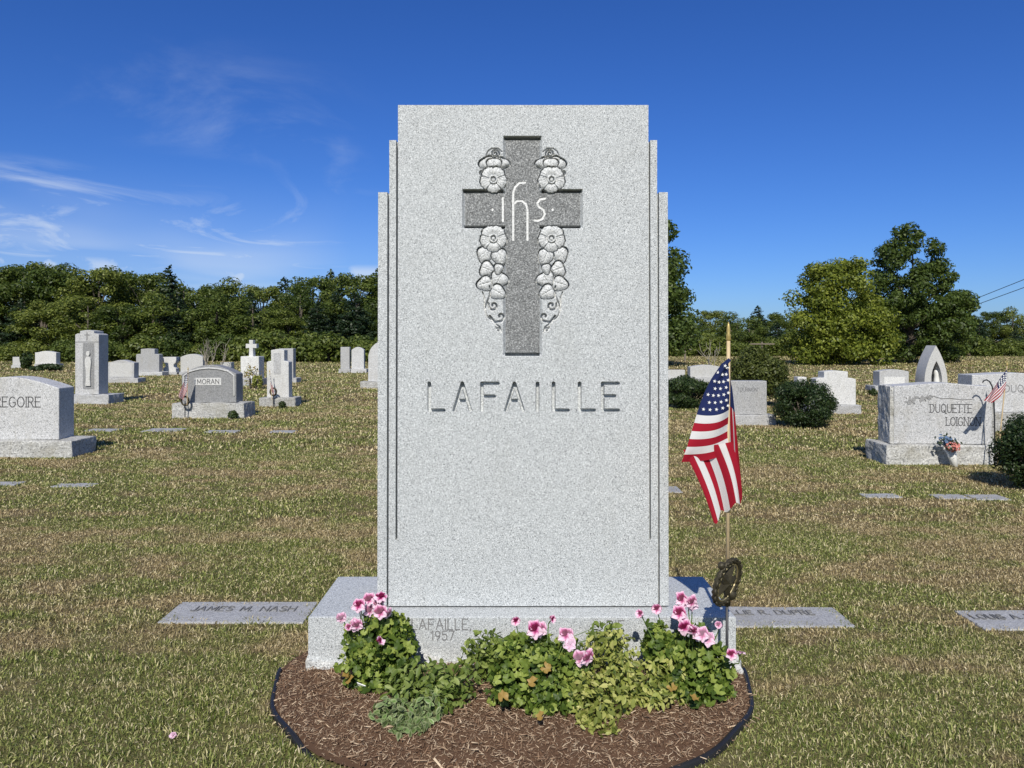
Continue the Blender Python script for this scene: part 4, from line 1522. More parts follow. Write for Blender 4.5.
oval = lambda t: math.sqrt(max(0.02, 1 - (2 * t - 0.85) ** 2 / 1.45)) if t < 0.98 else 0.2
domed = lambda t: max(0.12, (1 - max(0, t - 0.35) ** 2 / 0.46)) ** 0.5
cone = lambda t: max(0.04, (1 - t) ** 0.85)
pine = lambda t: max(0.1, (0.55 + 0.45 * math.sin(PI * min(1, t * 1.05))) * (1 - t) ** 0.42)

# forest prototypes stand at their first place; copies follow
FG = 'trees of the woodland edge behind the graves'
FL = 'leafy green tree in the close row of the woodland edge'
protos = []
spec = [('deciduous_tree', oval, 9.5, 3.6, 46, 0.9, 9500, 0.165, 'tree_a', False),
        ('deciduous_tree', domed, 10.5, 4.2, 60, 0.95, 11500, 0.165, 'tree_a', False),
        ('deciduous_tree', oval, 8.2, 3.4, 44, 0.85, 8500, 0.155, 'tree_a', False),
        ('pine_tree', pine, 11.0, 2.7, 0, 0, 7500, 0.19, 'conifer', True),
        ('spruce_tree', cone, 12.5, 2.6, 0, 0, 7500, 0.18, 'conifer', True),
        ('undergrowth_bush', domed, 2.0, 1.7, 22, 0.6, 3600, 0.13, 'tree_a', False)]


def forest_place(x_px, D, ytop, kind, sx=1.0):
    """height set so that the crown reaches row ytop"""
    Ht = H + (HY - ytop) * D / F
    loc = (gx(x_px, D), D, 0)
    nm, shp, h0, r0, nc, cl_, nl, lf, mt, con = spec[kind]
    if kind not in built:
        built[kind] = make_tree(nm, 'x', 'tree', loc, h0, r0, 0.4 if kind < 5 else 0.05, nc, cl_, nl, lf, mt, shp, FG, con)
        o = built[kind]
    else:
        o = copy_tree(built[kind], loc, rng.uniform(0, 6.28), (1, 1, 1))
    k = Ht / h0
    o.scale = (k * sx, k * sx, k)
    return o


built = {}
forest = []
# left-hand skyline (x, ytop)
sky_l = [(-70, 268), (-38, 262), (-5, 263), (22, 261), (44, 260), (72, 264), (98, 266), (124, 264), (147, 270), (198, 283), (222, 284), (238, 278), (262, 283), (284, 276), (312, 274), (330, 268), (356, 271), (378, 266), (402, 268), (428, 272)]
for i, (x, y) in enumerate(sky_l):
    k = [1, 0, 1, 0, 1, 2][i % 6]
    if x in (284, 330, 378):
        k = 3
    forest.append((forest_place(x, 63 + rng.uniform(-4, 4), y, k, rng.uniform(0.95, 1.2)), k))
forest.append((forest_place(169, 56, 263.5, 4, 1.5), 4))
for x, y in ((182, 279), (207, 284), (250, 290), (300, 284), (340, 282)):
    forest.append((forest_place(x, 57 + rng.uniform(-2, 2), y, 3 if rng.random() < 0.4 else 2, 1.1), 3))
# front fringe on the left
for x in range(-90, 420, 34):
    k = int(rng.choice([0, 2, 2, 3]))
    forest.append((forest_place(x + rng.uniform(-8, 8), 51 + rng.uniform(-2, 2), 297 + rng.uniform(-8, 10), k, 1.3), k))
# behind the monument and right-hand skyline, farther and lower
for i, (x, y) in enumerate([(452, 282), (482, 288), (512, 292), (546, 296), (578, 300), (606, 300), (636, 304), (664, 306), (690, 311), (712, 309), (736, 312), (758, 305), (780, 311), (800, 312), (826, 310), (850, 312), (874, 310), (900, 312), (926, 308), (950, 311), (974, 314), (992, 310), (1012, 307), (1034, 309), (1060, 306), (1090, 308)]):
    k = [0, 2, 3, 1, 2, 3][i % 6]
    forest.append((forest_place(x, 80 + rng.uniform(-4, 4), y, k, rng.uniform(1.0, 1.3)), k))
for x in range(440, 1120, 38):
    k = int(rng.choice([0, 2, 3, 3]))
    forest.append((forest_place(x + rng.uniform(-8, 8), 68 + rng.uniform(-3, 3), 322 + rng.uniform(-6, 8), k, 1.5), k))
for x in range(-100, 1130, 27):
    forest.append((forest_place(x + rng.uniform(-8, 8), (47 if x < 430 else 61) + rng.uniform(-1.5, 1.5), 338 + rng.uniform(-8, 6), 5, 1.0), 5))
for o, k in forest:
    o['group'] = FG
    o['label'] = {'d': 'leafy green tree standing in the dense woodland edge behind the graves', 'p': 'dark plumed pine standing in the dense woodland edge behind the graves', 'u': 'low bush filling the foot of the woodland edge behind the graves', 's': 'dark pointed spruce rising alone above the woodland skyline on the left'}[o.name[0]]

# the nearer trees on the right
def spire(t):
    return float(np.interp(t, [0, 0.12, 0.4, 0.55, 0.7, 0.85, 1.0], [0.7, 0.95, 1.0, 0.86, 0.66, 0.5, 0.3]))


make_tree('maple_tree', 'tall dark green maple with an open ragged top, right of the yellow-green tree', 'tree', (gx(910, 44), 44, 0), 7.95, 3.1, 0.1, 200, 0.46, 34000, 0.095, 'tree_dark', spire, None)
make_tree('maple_tree', 'yellow-green rounded tree left of the tall dark maple', 'tree', (gx(838, 41), 41, 0), 5.6, 2.6, 0.05, 150, 0.56, 32000, 0.09, 'tree_yellow', lambda t: max(0.3, (1 - max(0, t - 0.3) ** 2 / 0.52)) ** 0.5, None)
make_tree('maple_tree', 'dense dark green tree rising close behind the right shoulder of the monument', 'tree', (gx(636, 40), 40, 0), 8.7, 3.2, 0.5, 120, 0.72, 30000, 0.11, 'tree_dark', lambda t: max(0.2, (1 - max(0, t - 0.3) ** 1.5 * 1.15)), None)
make_tree('maple_tree', 'small ragged young tree under the right side of the tall maple', 'tree', (gx(958, 46), 46, 0), 4.5, 1.0, 0.6, 26, 0.4, 5200, 0.1, 'tree_dark', oval, None)


def make_shrub(label, cx_, rx, ytop, yground, m, n, leaf, name='shrub', depth=None, flat=1.0, lumps=34, cl_=0.34, group=None, lift=0.0):
    D = gD(yground); k = F / D
    root = thing(name, label, 'shrub', (gx(cx_, D), D, 0), group)
    Rx = rx / k; Hh = H + (HY - ytop) / k; Ry = depth if depth else Rx
    cs, rs = [], []
    for i in range(lumps):
        d = rng.normal(size=3); d /= np.linalg.norm(d); d[2] = abs(d[2]) * 1.0 if i % 2 else -abs(d[2])
        c = d * np.array((Rx, Ry, (Hh - lift) / 2)) * (1 - cl_ * 0.8) + np.array((0, 0, (Hh + lift) / 2))
        cs.append(c); rs.append(np.array((Rx, Ry, Hh / 2)) * cl_ * rng.uniform(0.8, 1.15))
    cs, rs = np.array(cs), np.array(rs)
    V, q = leafcloud(cs + np.array(root.location), rs, n, leaf, up=0.2, inner=0.5)
    V[:, 2] = np.maximum(V[:, 2], 0.01)
    np_obj('foliage', V, q, M[m], root)
    st_ = MB()
    for i in range(7):
        a = rng.uniform(0, 2 * PI); l0 = np.array(root.location)
        st_.tube([l0 + np.array((0.05 * math.cos(a), 0.05 * math.sin(a), -0.02)), l0 + np.array((0.3 * Rx * math.cos(a), 0.3 * Ry * math.sin(a), 0.35 * Hh)), l0 + np.array((0.6 * Rx * math.cos(a), 0.6 * Ry * math.sin(a), 0.7 * Hh))], [0.02, 0.014, 0.005], 6)
    st_.build('stem', M['bark'], root)
    return root


make_shrub('rounded dark green clipped bush right of the grey square gravestone', 804, 31, 379, 427.5, 'shrub', 20000, 0.017, lumps=60)
make_shrub('tall dome-shaped olive green arborvitae behind the grey square gravestone', 757, 30, 347, 406, 'shrub_gold', 14000, 0.03, lumps=44)
make_shrub('low dark clipped hedge beside the right edge of the monument behind the flag', 686, 27, 375, 408, 'shrub', 11000, 0.022, depth=0.5)
make_shrub('dark dense yew bush cut by the right edge beside the DUQUETTE LOIGNON stone', 1032, 37, 414, 489, 'shrub', 22000, 0.013, lumps=60)
make_shrub('low spreading juniper in front of the far white block gravestone', 46, 15, 364.5, 370.5, 'shrub', 2500, 0.07)
make_shrub('small round shrub at the left foot of the grey arched stone near the shrine', 873, 4, 389, 396, 'shrub', 900, 0.03)
make_shrub('dark upright bush between the small tapered stone and the far white block stone', 27, 6, 352, 369, 'shrub', 1500, 0.08)
make_shrub('small dark plant against the right end of the MORAN base', 233, 5, 410.5, 419.5, 'shrub', 700, 0.016)
make_shrub('small dark plant at the foot of the tall white shouldered gravestone', 282, 4, 401, 408.5, 'shrub', 500, 0.018)
rs_ = make_shrub('reddish leafless-looking flowering shrub in front of the stone cross', 252, 9, 364, 389, 'old_leaf', 300, 0.03, lumps=20)
make_shrub('yellow flowering clump to the right of the stone cross', 257.5, 5, 374, 389.5, 'lime_leaf', 700, 0.028)


def bare_shrub(label, cx_, ytop, yg, wpx, n):
    D = gD(yg); k = F / D
    root = thing('bare_shrub', label, 'shrub', (gx(cx_, D), D, 0), 'leafless shrubs')
    l0 = np.array(root.location); Hh = H + (HY - ytop) / k
    mb = MB()

    def grow(p, d, L, r_, lev):
        q = p + d * L
        mid = (p + q) / 2 + rng.normal(size=3) * L * 0.06
        mb.tube([p, mid, q], [r_, r_ * 0.8, r_ * 0.55], 5)
        if lev > 0:
            for _ in range(3):
                d2 = d + rng.normal(size=3) * 0.38; d2[2] = abs(d2[2]) + 0.25; d2 /= np.linalg.norm(d2)
                grow(p + d * L * rng.uniform(0.5, 1.0), d2, L * rng.uniform(0.5, 0.75), r_ * 0.6, lev - 1)
    for i in range(n):
        d = np.array((rng.normal() * 0.25, rng.normal() * 0.2, 1.0)); d /= np.linalg.norm(d)
        grow(l0 + np.array((rng.uniform(-1, 1) * wpx / k * 0.5, rng.uniform(-0.2, 0.2), -0.02)), d, Hh * 0.5, 0.02, 2)
    mb.build('branches', M['twig'], root)
    return root


bare_shrub('clump of bare grey twiggy stems behind the MORAN stone', 212, 333, 375.5, 14, 5)
bare_shrub('bare forked grey sapling behind the flag, right of the monument', 711, 335, 381, 4, 2)

# ------------------------------------------------------------------ utility poles and wires
def post(label, x, ytop, D, arm):
    root = thing('timber_post', label, 'post', (gx(x, D), D, 0), 'T-shaped posts by the woodland')
    zt = gz(ytop, D) + 0.1
    mb = MB(); mb.tube([(gx(x, D), D, -0.2), (gx(x, D), D, zt)], [0.07, 0.05], 10); mb.build('post', M['pole_wood'], root)
    mb = MB(); mb.box(gx(x, D) - arm, gx(x, D) + arm, D - 0.1, D - 0.05, zt - 0.16, zt - 0.09); mb.build('crossarm', M['pole_wood'], root)
    return root


post('T-shaped wooden post with a crossarm above the dome-shaped arborvitae', 762, 343.5, 46, 0.72)
post('smaller T-shaped wooden post close to the right edge of the monument', 685, 349, 48, 0.42)
for lab, ya, yb2, yc in (('upper black power cable slanting down to the tall maple at the right', 279.5, 297, 325), ('lower black power cable slanting down to the tall maple at the right', 287.5, 303.5, 330)):
    mb = MB()
    pts = [(gx(1200, 42), 42, gz(ya - 68, 42)), (gx(1024, 52), 52, gz(ya, 52)), (gx(980, 57), 57, gz(yb2, 57)), (gx(890, 70), 70, gz(yc, 70))]
    mb.tube(pts, 0.022, 6)
    tag(mb.build('power_cable', M['wire']), lab, 'power cable')

# ------------------------------------------------------------------ mulch bed
bxc, byc, brx, bry = BED
nu, nv = 260, 150
u, v_ = np.meshgrid(np.linspace(-1.04, 1.04, nu + 1), np.linspace(-1.04, 0.35, nv + 1))
Xm_ = bxc + brx * u; Ym_ = byc + bry * v_
rr = np.hypot(u, v_)
Pm = np.stack([Xm_.ravel(), Ym_.ravel(), np.zeros(Xm_.size)], 1)


def bed_q(x, y):
    a = np.arctan2((y - byc) / bry, (x - bxc) / brx)
    return np.hypot((x - bxc) / brx, (y - byc) / bry) / (1 + 0.012 * np.sin(5 * a) + 0.006 * np.sin(13 * a))


def mulch_h(x, y):
    q = np.hypot((x - bxc) / brx, (y - byc) / bry)
    P = np.stack([x, y, np.zeros_like(x)], 1)
    return 0.012 + 0.03 * np.clip((1 - q) * 3, 0, 1) + 0.022 * (vnoise(P, 22, 3) - 0.5) * np.clip((1 - q) * 6, 0, 1)


Pm[:, 2] = mulch_h(Pm[:, 0], Pm[:, 1])
i = np.arange(nv)[:, None] * (nu + 1) + np.arange(nu)[None]
Qm = np.stack([i, i + 1, i + nu + 2, i + nu + 1], 2).reshape(-1, 4)
keep = (bed_q(Pm[:, 0], Pm[:, 1])[Qm].max(1) < 1.012) & (Pm[Qm][:, :, 1].min(1) < BF + 0.25)
vv, qq = sub(Pm, Qm[keep])
nch = 46000
a = rng.uniform(0, 2 * PI, nch); q = np.sqrt(rng.random(nch))
q = np.where(rng.random(nch) < 0.985, q * 0.995, 1 + 0.05 * rng.random(nch))
cx_, cy_ = bxc + brx * q * np.cos(a), byc + bry * q * np.sin(a)
ok = ~((cx_ > bx0 - 0.005) & (cx_ < bx1 + 0.005) & (cy_ > BF - 0.004)) & (cy_ < BF + 0.22)
cx_, cy_ = cx_[ok], cy_[ok]; nch = len(cx_)
P = np.stack([cx_, cy_, mulch_h(cx_, cy_) + rng.uniform(0.0, 0.012, nch)], 1)
chip = np.array([(-1, -0.13, -0.05), (1, -0.08, -0.05), (1, 0.1, -0.05), (-1, 0.13, -0.05), (-0.9, -0.1, 0.07), (0.95, -0.06, 0.05), (0.9, 0.07, 0.06), (-1, 0.1, 0.05)])
cf = [(4, 5, 6, 7), (0, 1, 5, 4), (1, 2, 6, 5), (2, 3, 7, 6), (3, 0, 4, 7)]
nn = np.array((0, 0, 1.0)) + rng.normal(size=(nch, 3)) * 0.5
sz = 0.003 + 0.009 * rng.random(nch) ** 2.8 + 0.018 * rng.random(nch) * (rng.random(nch) > 0.985)
Vc, qc = scatter(chip, cf, P, frames(nch, nn), sz)
allV = np.concatenate([vv, Vc]); 
mul = np_obj('mulch', vv, [qq], M['mulch_bed'], None, smooth=True, loc=(bxc, byc, 0))
mul['kind'] = 'structure'
mc = np_obj('bark_chips', Vc, qc, M['mulch_chip'], None, loc=(bxc, byc, 0.0))
mc['kind'] = 'stuff'; mc['label'] = 'brown shredded bark mulch covering the flower bed'; mc['category'] = 'mulch'

# black edging strip round the bed
ed = MB()
angs = np.linspace(R(176), R(364), 90)
outl = []
for k, a in enumerate(angs):
    wv = 1 + 0.012 * math.sin(5 * a) + 0.006 * math.sin(13 * a)
    outl.append((bxc + brx * 1.012 * wv * math.cos(a), byc + bry * 1.012 * wv * math.sin(a), 0.022 + 0.005 * math.sin(7 * a) - 0.03 * float(np.interp(math.degrees(a), [218, 232, 284, 304], [0, 1, 1, 0]))))
n = len(outl)
ring = []
for a, p in zip(angs, outl):
    ca, sa = math.cos(a), math.sin(a)
    for off, zz in ((-0.006, -0.05), (-0.007, p[2] - 0.004), (-0.002, p[2]), (0.006, p[2] - 0.001), (0.010, p[2] - 0.006), (0.010, -0.05)):
        ring.append((p[0] + off * ca, p[1] + off * sa, zz))
ed.add(ring, [(6 * k + j, 6 * k + 6 + j, 6 * k + 7 + j, 6 * k + 1 + j) for k in range(n - 1) for j in range(5)] + [(0, 1, 2, 3, 4, 5), tuple(6 * (n - 1) + j for j in range(5, -1, -1))])
eo = ed.build('garden_edging', M['edging'], None, smooth=True, loc=(bxc, byc - bry, 0))
tag(eo, 'black plastic edging strip curving round the mulch bed', 'garden edging')

# ------------------------------------------------------------------ flower-bed plants
def palmate(n=15, lobes=5, seed=0):
    vs = [(0, 0, -0.12)]
    for i in range(n):
        a = -2.7 + 5.4 * i / (n - 1)
        r_ = 0.86 + 0.12 * math.cos(lobes * a * 1.15) + (0.06 if i % 2 else -0.06)
        vs.append((r_ * math.cos(a), r_ * math.sin(a), 0.2 * r_ + 0.2 * math.cos(lobes * a + 0.6)))
    return np.array(vs), [(0, 1 + i, 2 + i) for i in range(n - 1)]


def ovate():
    vs = np.array([(-1, 0, 0), (-0.45, -0.42, 0.12), (0.2, -0.42, 0.14), (1, 0, -0.12), (0.2, 0.42, 0.14), (-0.45, 0.42, 0.12), (-0.3, 0, -0.02), (0.3, 0, 0.0)])
    fs = [(0, 1, 6), (1, 2, 7, 6), (2, 3, 7), (3, 4, 7), (4, 5, 6, 7), (5, 0, 6)]
    return vs, fs


PALM, OVAL = palmate(), ovate()


def clump_pts(blobs, n):
    """blobs: (x,y,rx,ry px, D, depth radius m)"""
    w_ = np.array([b[2] * b[3] for b in blobs], float); w_ /= w_.sum()
    idx = rng.choice(len(blobs), n, p=w_)
    B = np.array(blobs)[idx]
    d = rng.normal(size=(n, 3)); d /= np.linalg.norm(d, axis=1, keepdims=True)
    rr_ = rng.random((n, 1)) ** 0.4
    c = np.stack([gx(B[:, 0], B[:, 4]), B[:, 4], gz(B[:, 1], B[:, 4])], 1)
    rad = np.stack([B[:, 2] * B[:, 4] / F, B[:, 5], B[:, 3] * B[:, 4] / F], 1)
    P = c + d * rad * rr_
    P[:, 2] = np.maximum(P[:, 2], mulch_h(P[:, 0], P[:, 1]) + 0.01 + 0.012 * rng.random(n))
    P[:, 1] = np.minimum(P[:, 1], BF - 0.02)
    return P, d


def leaves_obj(name, P, d, tmpl, size, m, root, up=0.7, front=0.35, jit=0.6, vary=0.4, cols=None):
    n = len(P)
    nn = d * 0.7 + np.array((0, -front, up)) + rng.normal(size=(n, 3)) * jit
    sz_ = size * (1 + rng.uniform(-vary, vary, n))
    V, q_ = scatter(tmpl[0], tmpl[1], P, frames(n, nn), sz_)
    return np_obj(name, V, q_, M[m], root, smooth=True, cols=cols(n) if cols else None)


def stems_obj(root, P, foot, n=26, r_=0.0022):
    mb = MB()
    sel = rng.choice(len(P), min(n, len(P)), replace=False)
    for i_ in sel:
        e = P[i_]
        f = np.array(foot) + rng.normal(size=3) * np.array((0.025, 0.02, 0))
        m_ = (f + e) / 2 + np.array((0, 0, 0.02))
        mb.tube([f, m_, e], [r_ * 1.5, r_ * 1.1, r_ * 0.7], 5)
    return mb.build('stems', M['stem'], root)


def bloom(root, x, y, D, size, pale=0.0, face=(0, -1.0, 0.28), foot=None, closed=False, name='bloom'):
    """one regal geranium head: five ruffled petals, dark blotch on the upper ones"""
    c = np.array((gx(x, D), D, gz(y, D)))
    n_ = np.array(face, float) + rng.normal(size=3) * 0.36; n_ /= np.linalg.norm(n_)
    u_ = np.cross(n_, (0, 0, 1.0)); u_ /= np.linalg.norm(u_); w_ = np.cross(u_, n_)
    if w_[2] < 0:
        u_, w_ = -u_, -w_
    Vs, Qs, Cs = [], [], []; o = 0
    nr, na = 6, 8
    hash_p = rng.random(5)
    for p in range(5):
        a0 = PI / 2 + (p - 0) * 2 * PI / 5 + (0.2 if p == 1 else -0.2 if p == 4 else 0) + rng.normal() * 0.08
        if p == 0:
            continue
        angs_ = {1: PI / 2 + 0.5, 4: PI / 2 - 0.5, 2: PI + 0.35, 3: -0.35}.get(p, a0)
        for extra in ((0,) if p != 2 else (0, 1)):
            ca = angs_ if not extra else -PI / 2
            upper = p in (1, 4)
            L_ = size * (1.0 if upper else 0.92); Wd = size * (0.54 if upper else 0.43)
            if closed:
                L_ *= 0.7
            vs = []; cs = []
            for i_ in range(nr + 1):
                t = i_ / nr
                for j_ in range(na + 1):
                    s_ = (j_ / na - 0.5) * 2
                    wv = Wd * math.sin(PI * min(1, 0.12 + 0.74 * t ** 0.8)) 
                    rad_ = L_ * t * (1 - 0.14 * s_ * s_ * t)
                    lift = size * (0.12 * t * (1 - 1.6 * t) + 0.13 * t * math.sin(4.5 * s_ + p * 1.7) + 0.07 * math.sin(10 * s_ + p) * t + (0.4 * t * t if closed else 0))
                    lx, ly = rad_, wv * s_
                    q2 = u_ * (lx * math.cos(ca) - ly * math.sin(ca)) + w_ * (lx * math.sin(ca) + ly * math.cos(ca)) + n_ * (lift + 0.002 * p)
                    vs.append(c + q2 * (1.18 if upper else 1.12) * (0.86 + 0.28 * hash_p[p]))
                    dark = np.array((0.14, 0.003, 0.035)); mag = np.array((0.5, 0.03, 0.19)); pk = np.array((0.78, 0.3, 0.54)); wh = np.array((0.9, 0.66, 0.78))
                    q3 = t * 0.9 + 0.22 * abs(s_) * t + (0.06 * math.sin(9 * s_ + p) * t)
                    keys = ((0.0, 0.46, 0.58, 0.7, 0.86), (dark, dark, mag, pk, wh)) if upper else ((0.0, 0.16, 0.3, 0.48, 0.72), (dark, mag, pk, wh, wh))
                    cc = np.array([np.interp(q3, keys[0], [kk_[ch_] for kk_ in keys[1]]) for ch_ in range(3)])
                    cc = cc * (1 - pale) + np.array((0.86, 0.66, 0.8)) * pale
                    cs.append(cc)
            idx = np.arange(nr)[:, None] * (na + 1) + np.arange(na)[None]
            Qs.append(np.stack([idx, idx + 1, idx + na + 2, idx + na + 1], 2).reshape(-1, 4) + o)
            Vs += vs; Cs += cs; o += len(vs)
    ob = np_obj(name, np.array(Vs), [np.concatenate(Qs)], M['petal'], root, smooth=True, cols=np.clip(np.array(Cs), 0, 1))
    if foot is not None:
        mb = MB(); f = np.array(foot)
        mb.tube([c - n_ * 0.002, c - n_ * 0.02 + np.array((0, 0.004, -0.014)), c * 0.5 + f * 0.5 + np.array((0, 0.01, 0)), f], [0.003, 0.002, 0.0022, 0.003], 6)
        mb.build('flower_stem', M['stem'], ob)
    return ob


def geranium(label, blobs, foot, blooms, nleaf, lsz, old=(), Dl=2.8):
    root = thing('geranium', label, 'plant', foot, 'pink geraniums in the flower bed')
    P, d = clump_pts(blobs, nleaf)
    leaves_obj('foliage', P, d, PALM, lsz, 'pel_leaf', root, front=0.5, jit=0.85, vary=0.5)
    stems_obj(root, P, foot)
    for bl_ in blooms:
        x, y, D, s_, pale, closed = bl_
        s_ *= 0.92
        s_ *= 0.88
        bloom(root, x, y, D, s_, pale, foot=(foot[0] + (gx(x, D) - foot[0]) * 0.4, foot[1], foot[2] + 0.04), closed=closed)
    for bl_ in blooms:
        x, y, D, s_, pale, closed = bl_
        if not closed and s_ > 0.029:
            bloom(root, x + rng.uniform(-7, 7), y + rng.uniform(-2, 6), D + 0.02, s_ * 0.72, pale + 0.15, foot=(foot[0] + (gx(x, D) - foot[0]) * 0.4, foot[1], foot[2] + 0.04))
    if old:
        for x, y, D in old:
            P = np.array([(gx(x, D), D, gz(y, D))])
            ol_ = leaves_obj('withered_leaf', P, np.array([(0, -0.5, 0.4)]), PALM, lsz * 1.2, 'old_leaf', root, jit=0.3, vary=0.2)
            ol_['label'] = 'fading leaf turned yellow to orange'
    return root


geranium('geranium with clustered pink flowers before the left end of the monument base',
         [(393, 626, 20, 14, 2.88, 0.05), (373, 640, 30, 24, 2.86, 0.09), (385, 660, 32, 26, 2.83, 0.09), (360, 662, 24, 24, 2.82, 0.08), (398, 638, 18, 20, 2.87, 0.06), (372, 682, 28, 14, 2.78, 0.06)],
         (gx(374, 2.84), 2.84, 0.03),
         [(341.5, 618, 2.84, 0.027, 0.35, False), (359, 606, 2.82, 0.032, 0, False), (369.5, 600, 2.85, 0.028, 0.1, False), (381, 599, 2.83, 0.032, 0, False), (381, 613, 2.80, 0.031, 0.1, False), (369, 611, 2.86, 0.028, 0.2, False), (357.5, 625, 2.79, 0.03, 0.15, False), (348.5, 629, 2.8, 0.026, 0.05, True), (379.5, 643, 2.75, 0.027, 0, True)],
         860, 0.0165, [(346, 676, 2.75), (350, 680, 2.74)])
geranium('geranium with a few scattered pink flowers at the middle of the flower bed',
         [(520, 662, 28, 26, 2.74, 0.09), (545, 672, 32, 30, 2.70, 0.1), (512, 690, 26, 24, 2.66, 0.08), (550, 700, 30, 22, 2.62, 0.08), (535, 652, 36, 18, 2.78, 0.08), (572, 665, 20, 22, 2.72, 0.08)],
         (gx(535, 2.7), 2.7, 0.035),
         [(516, 621, 2.78, 0.028, 0, True), (534.5, 630, 2.72, 0.037, 0, False), (551.5, 620, 2.76, 0.024, 0, True), (565, 636, 2.70, 0.034, 0.1, False), (570, 645, 2.69, 0.027, 0.7, False), (586.5, 658, 2.64, 0.036, 0.1, False)],
         1150, 0.0165, [(546, 668, 2.62), (533, 682, 2.60), (541, 716, 2.48), (503, 697, 2.53)])
geranium('tall geranium with the fullest pink flower heads at the right end of the monument base',
         [(690, 648, 32, 24, 2.83, 0.09), (672, 662, 28, 26, 2.8, 0.09), (706, 668, 28, 26, 2.79, 0.09), (690, 690, 36, 18, 2.73, 0.08), (720, 690, 14, 16, 2.76, 0.05), (655, 640, 14, 20, 2.84, 0.05)],
         (gx(692, 2.8), 2.8, 0.03),
         [(641, 615, 2.82, 0.027, 0.05, True), (657, 609, 2.83, 0.030, 0.05, True), (681, 600, 2.82, 0.032, 0.05, False), (691, 602, 2.80, 0.032, 0.1, False), (679, 614, 2.78, 0.034, 0, False), (684, 627, 2.75, 0.034, 0, False), (694, 630, 2.74, 0.03, 0.05, False), (702, 635, 2.72, 0.033, 0.25, False), (718.5, 626, 2.8, 0.022, 0.2, True), (731.5, 655, 2.70, 0.028, 0, False), (740, 654, 2.71, 0.026, 0.15, False)],
         1050, 0.0165, [(672, 688, 2.62), (694, 698, 2.6)])


def foliage_plant(label, name, blobs, foot, n, size, m, tmpl=OVAL, cols=None, up=0.6):
    root = thing(name, label, 'plant', foot)
    P, d = clump_pts(blobs, n)
    leaves_obj('foliage', P, d, tmpl, size, m, root, up=up, cols=cols, front=0.45, jit=0.85)
    stems_obj(root, P, foot, 22, 0.0016)
    return root


foliage_plant('yellow-green leafy sprawling plant between the middle and right geraniums', 'sprawling_plant',
              [(610, 652, 30, 22, 2.82, 0.08), (630, 680, 40, 26, 2.72, 0.1), (600, 700, 34, 24, 2.6, 0.1), (650, 695, 34, 18, 2.66, 0.08), (598, 728, 22, 12, 2.5, 0.06), (580, 690, 20, 20, 2.66, 0.06), (668, 668, 22, 16, 2.76, 0.06)],
              (gx(620, 2.7), 2.7, 0.03), 1900, 0.0132, 'lime_leaf')
foliage_plant('bushy light green plant against the monument base left of the middle geranium', 'sprawling_plant',
              [(485, 648, 24, 18, 2.85, 0.06), (478, 664, 20, 14, 2.82, 0.06), (500, 655, 18, 18, 2.84, 0.05), (606, 636, 20, 14, 2.88, 0.04)],
              (gx(487, 2.84), 2.84, 0.03), 640, 0.014, 'sprawl_leaf')
foliage_plant('low mid green creeping plant between the left and middle geraniums', 'creeping_plant',
              [(425, 678, 36, 18, 2.72, 0.09), (452, 684, 28, 18, 2.68, 0.08), (405, 690, 26, 14, 2.68, 0.07), (440, 700, 30, 12, 2.62, 0.07)],
              (gx(430, 2.7), 2.7, 0.03), 860, 0.014, 'sprawl_leaf')


def vinca_cols(n):
    c = np.tile(np.array((0.075, 0.15, 0.03)), (n, 8, 1)) * rng.uniform(0.4, 1.6, (n, 1, 1))
    edge = np.array((0.5, 0.53, 0.3))
    c[:, [0, 1, 2, 3, 4, 5]] = c[:, [0, 1, 2, 3, 4, 5]] * 0.38 + edge * 0.62 * rng.uniform(0.5, 1.1, (n, 1, 1))
    return np.clip(c.reshape(-1, 3), 0, 1)


foliage_plant('variegated creeping plant with pale-edged leaves at the front left of the mulch', 'creeping_plant',
              [(392, 712, 24, 15, 2.58, 0.07), (416, 724, 28, 15, 2.53, 0.07), (430, 708, 18, 14, 2.58, 0.06), (408, 736, 20, 9, 2.49, 0.05)],
              (gx(410, 2.55), 2.55, 0.03), 560, 0.0145, 'vinca', cols=vinca_cols)
tg = MB(); Dtg = 2.74
tg.add([(gx(357, Dtg), Dtg, gz(683, Dtg)), (gx(366, Dtg), Dtg - 0.01, gz(685, Dtg)), (gx(366, Dtg), Dtg + 0.01, gz(689, Dtg)), (gx(357.5, Dtg), Dtg + 0.012, gz(687.5, Dtg))] +
       [(gx(357, Dtg), Dtg + 0.002, gz(683, Dtg) + 0.002), (gx(366, Dtg), Dtg - 0.008, gz(685, Dtg) + 0.002), (gx(366, Dtg), Dtg + 0.012, gz(689, Dtg) + 0.002), (gx(357.5, Dtg), Dtg + 0.014, gz(687.5, Dtg) + 0.002)],
       [(3, 2, 1, 0), (4, 5, 6, 7), (0, 1, 5, 4), (1, 2, 6, 5), (2, 3, 7, 6), (3, 0, 4, 7)])
tag(tg.build('plant_tag', M['tag'], None, loc=(gx(361, Dtg), Dtg, 0.06)), 'small white plastic plant tag under the left geranium', 'plant tag')
fp = thing('fallen_petal', 'pink fallen petal lying in the grass at the lower left', 'petal', (gx(174, gD(738)), gD(738), 0.02))
bloom(fp, 174, 736, gD(738), 0.014, 0.5, (0, -0.3, 1), None, True, 'petal')

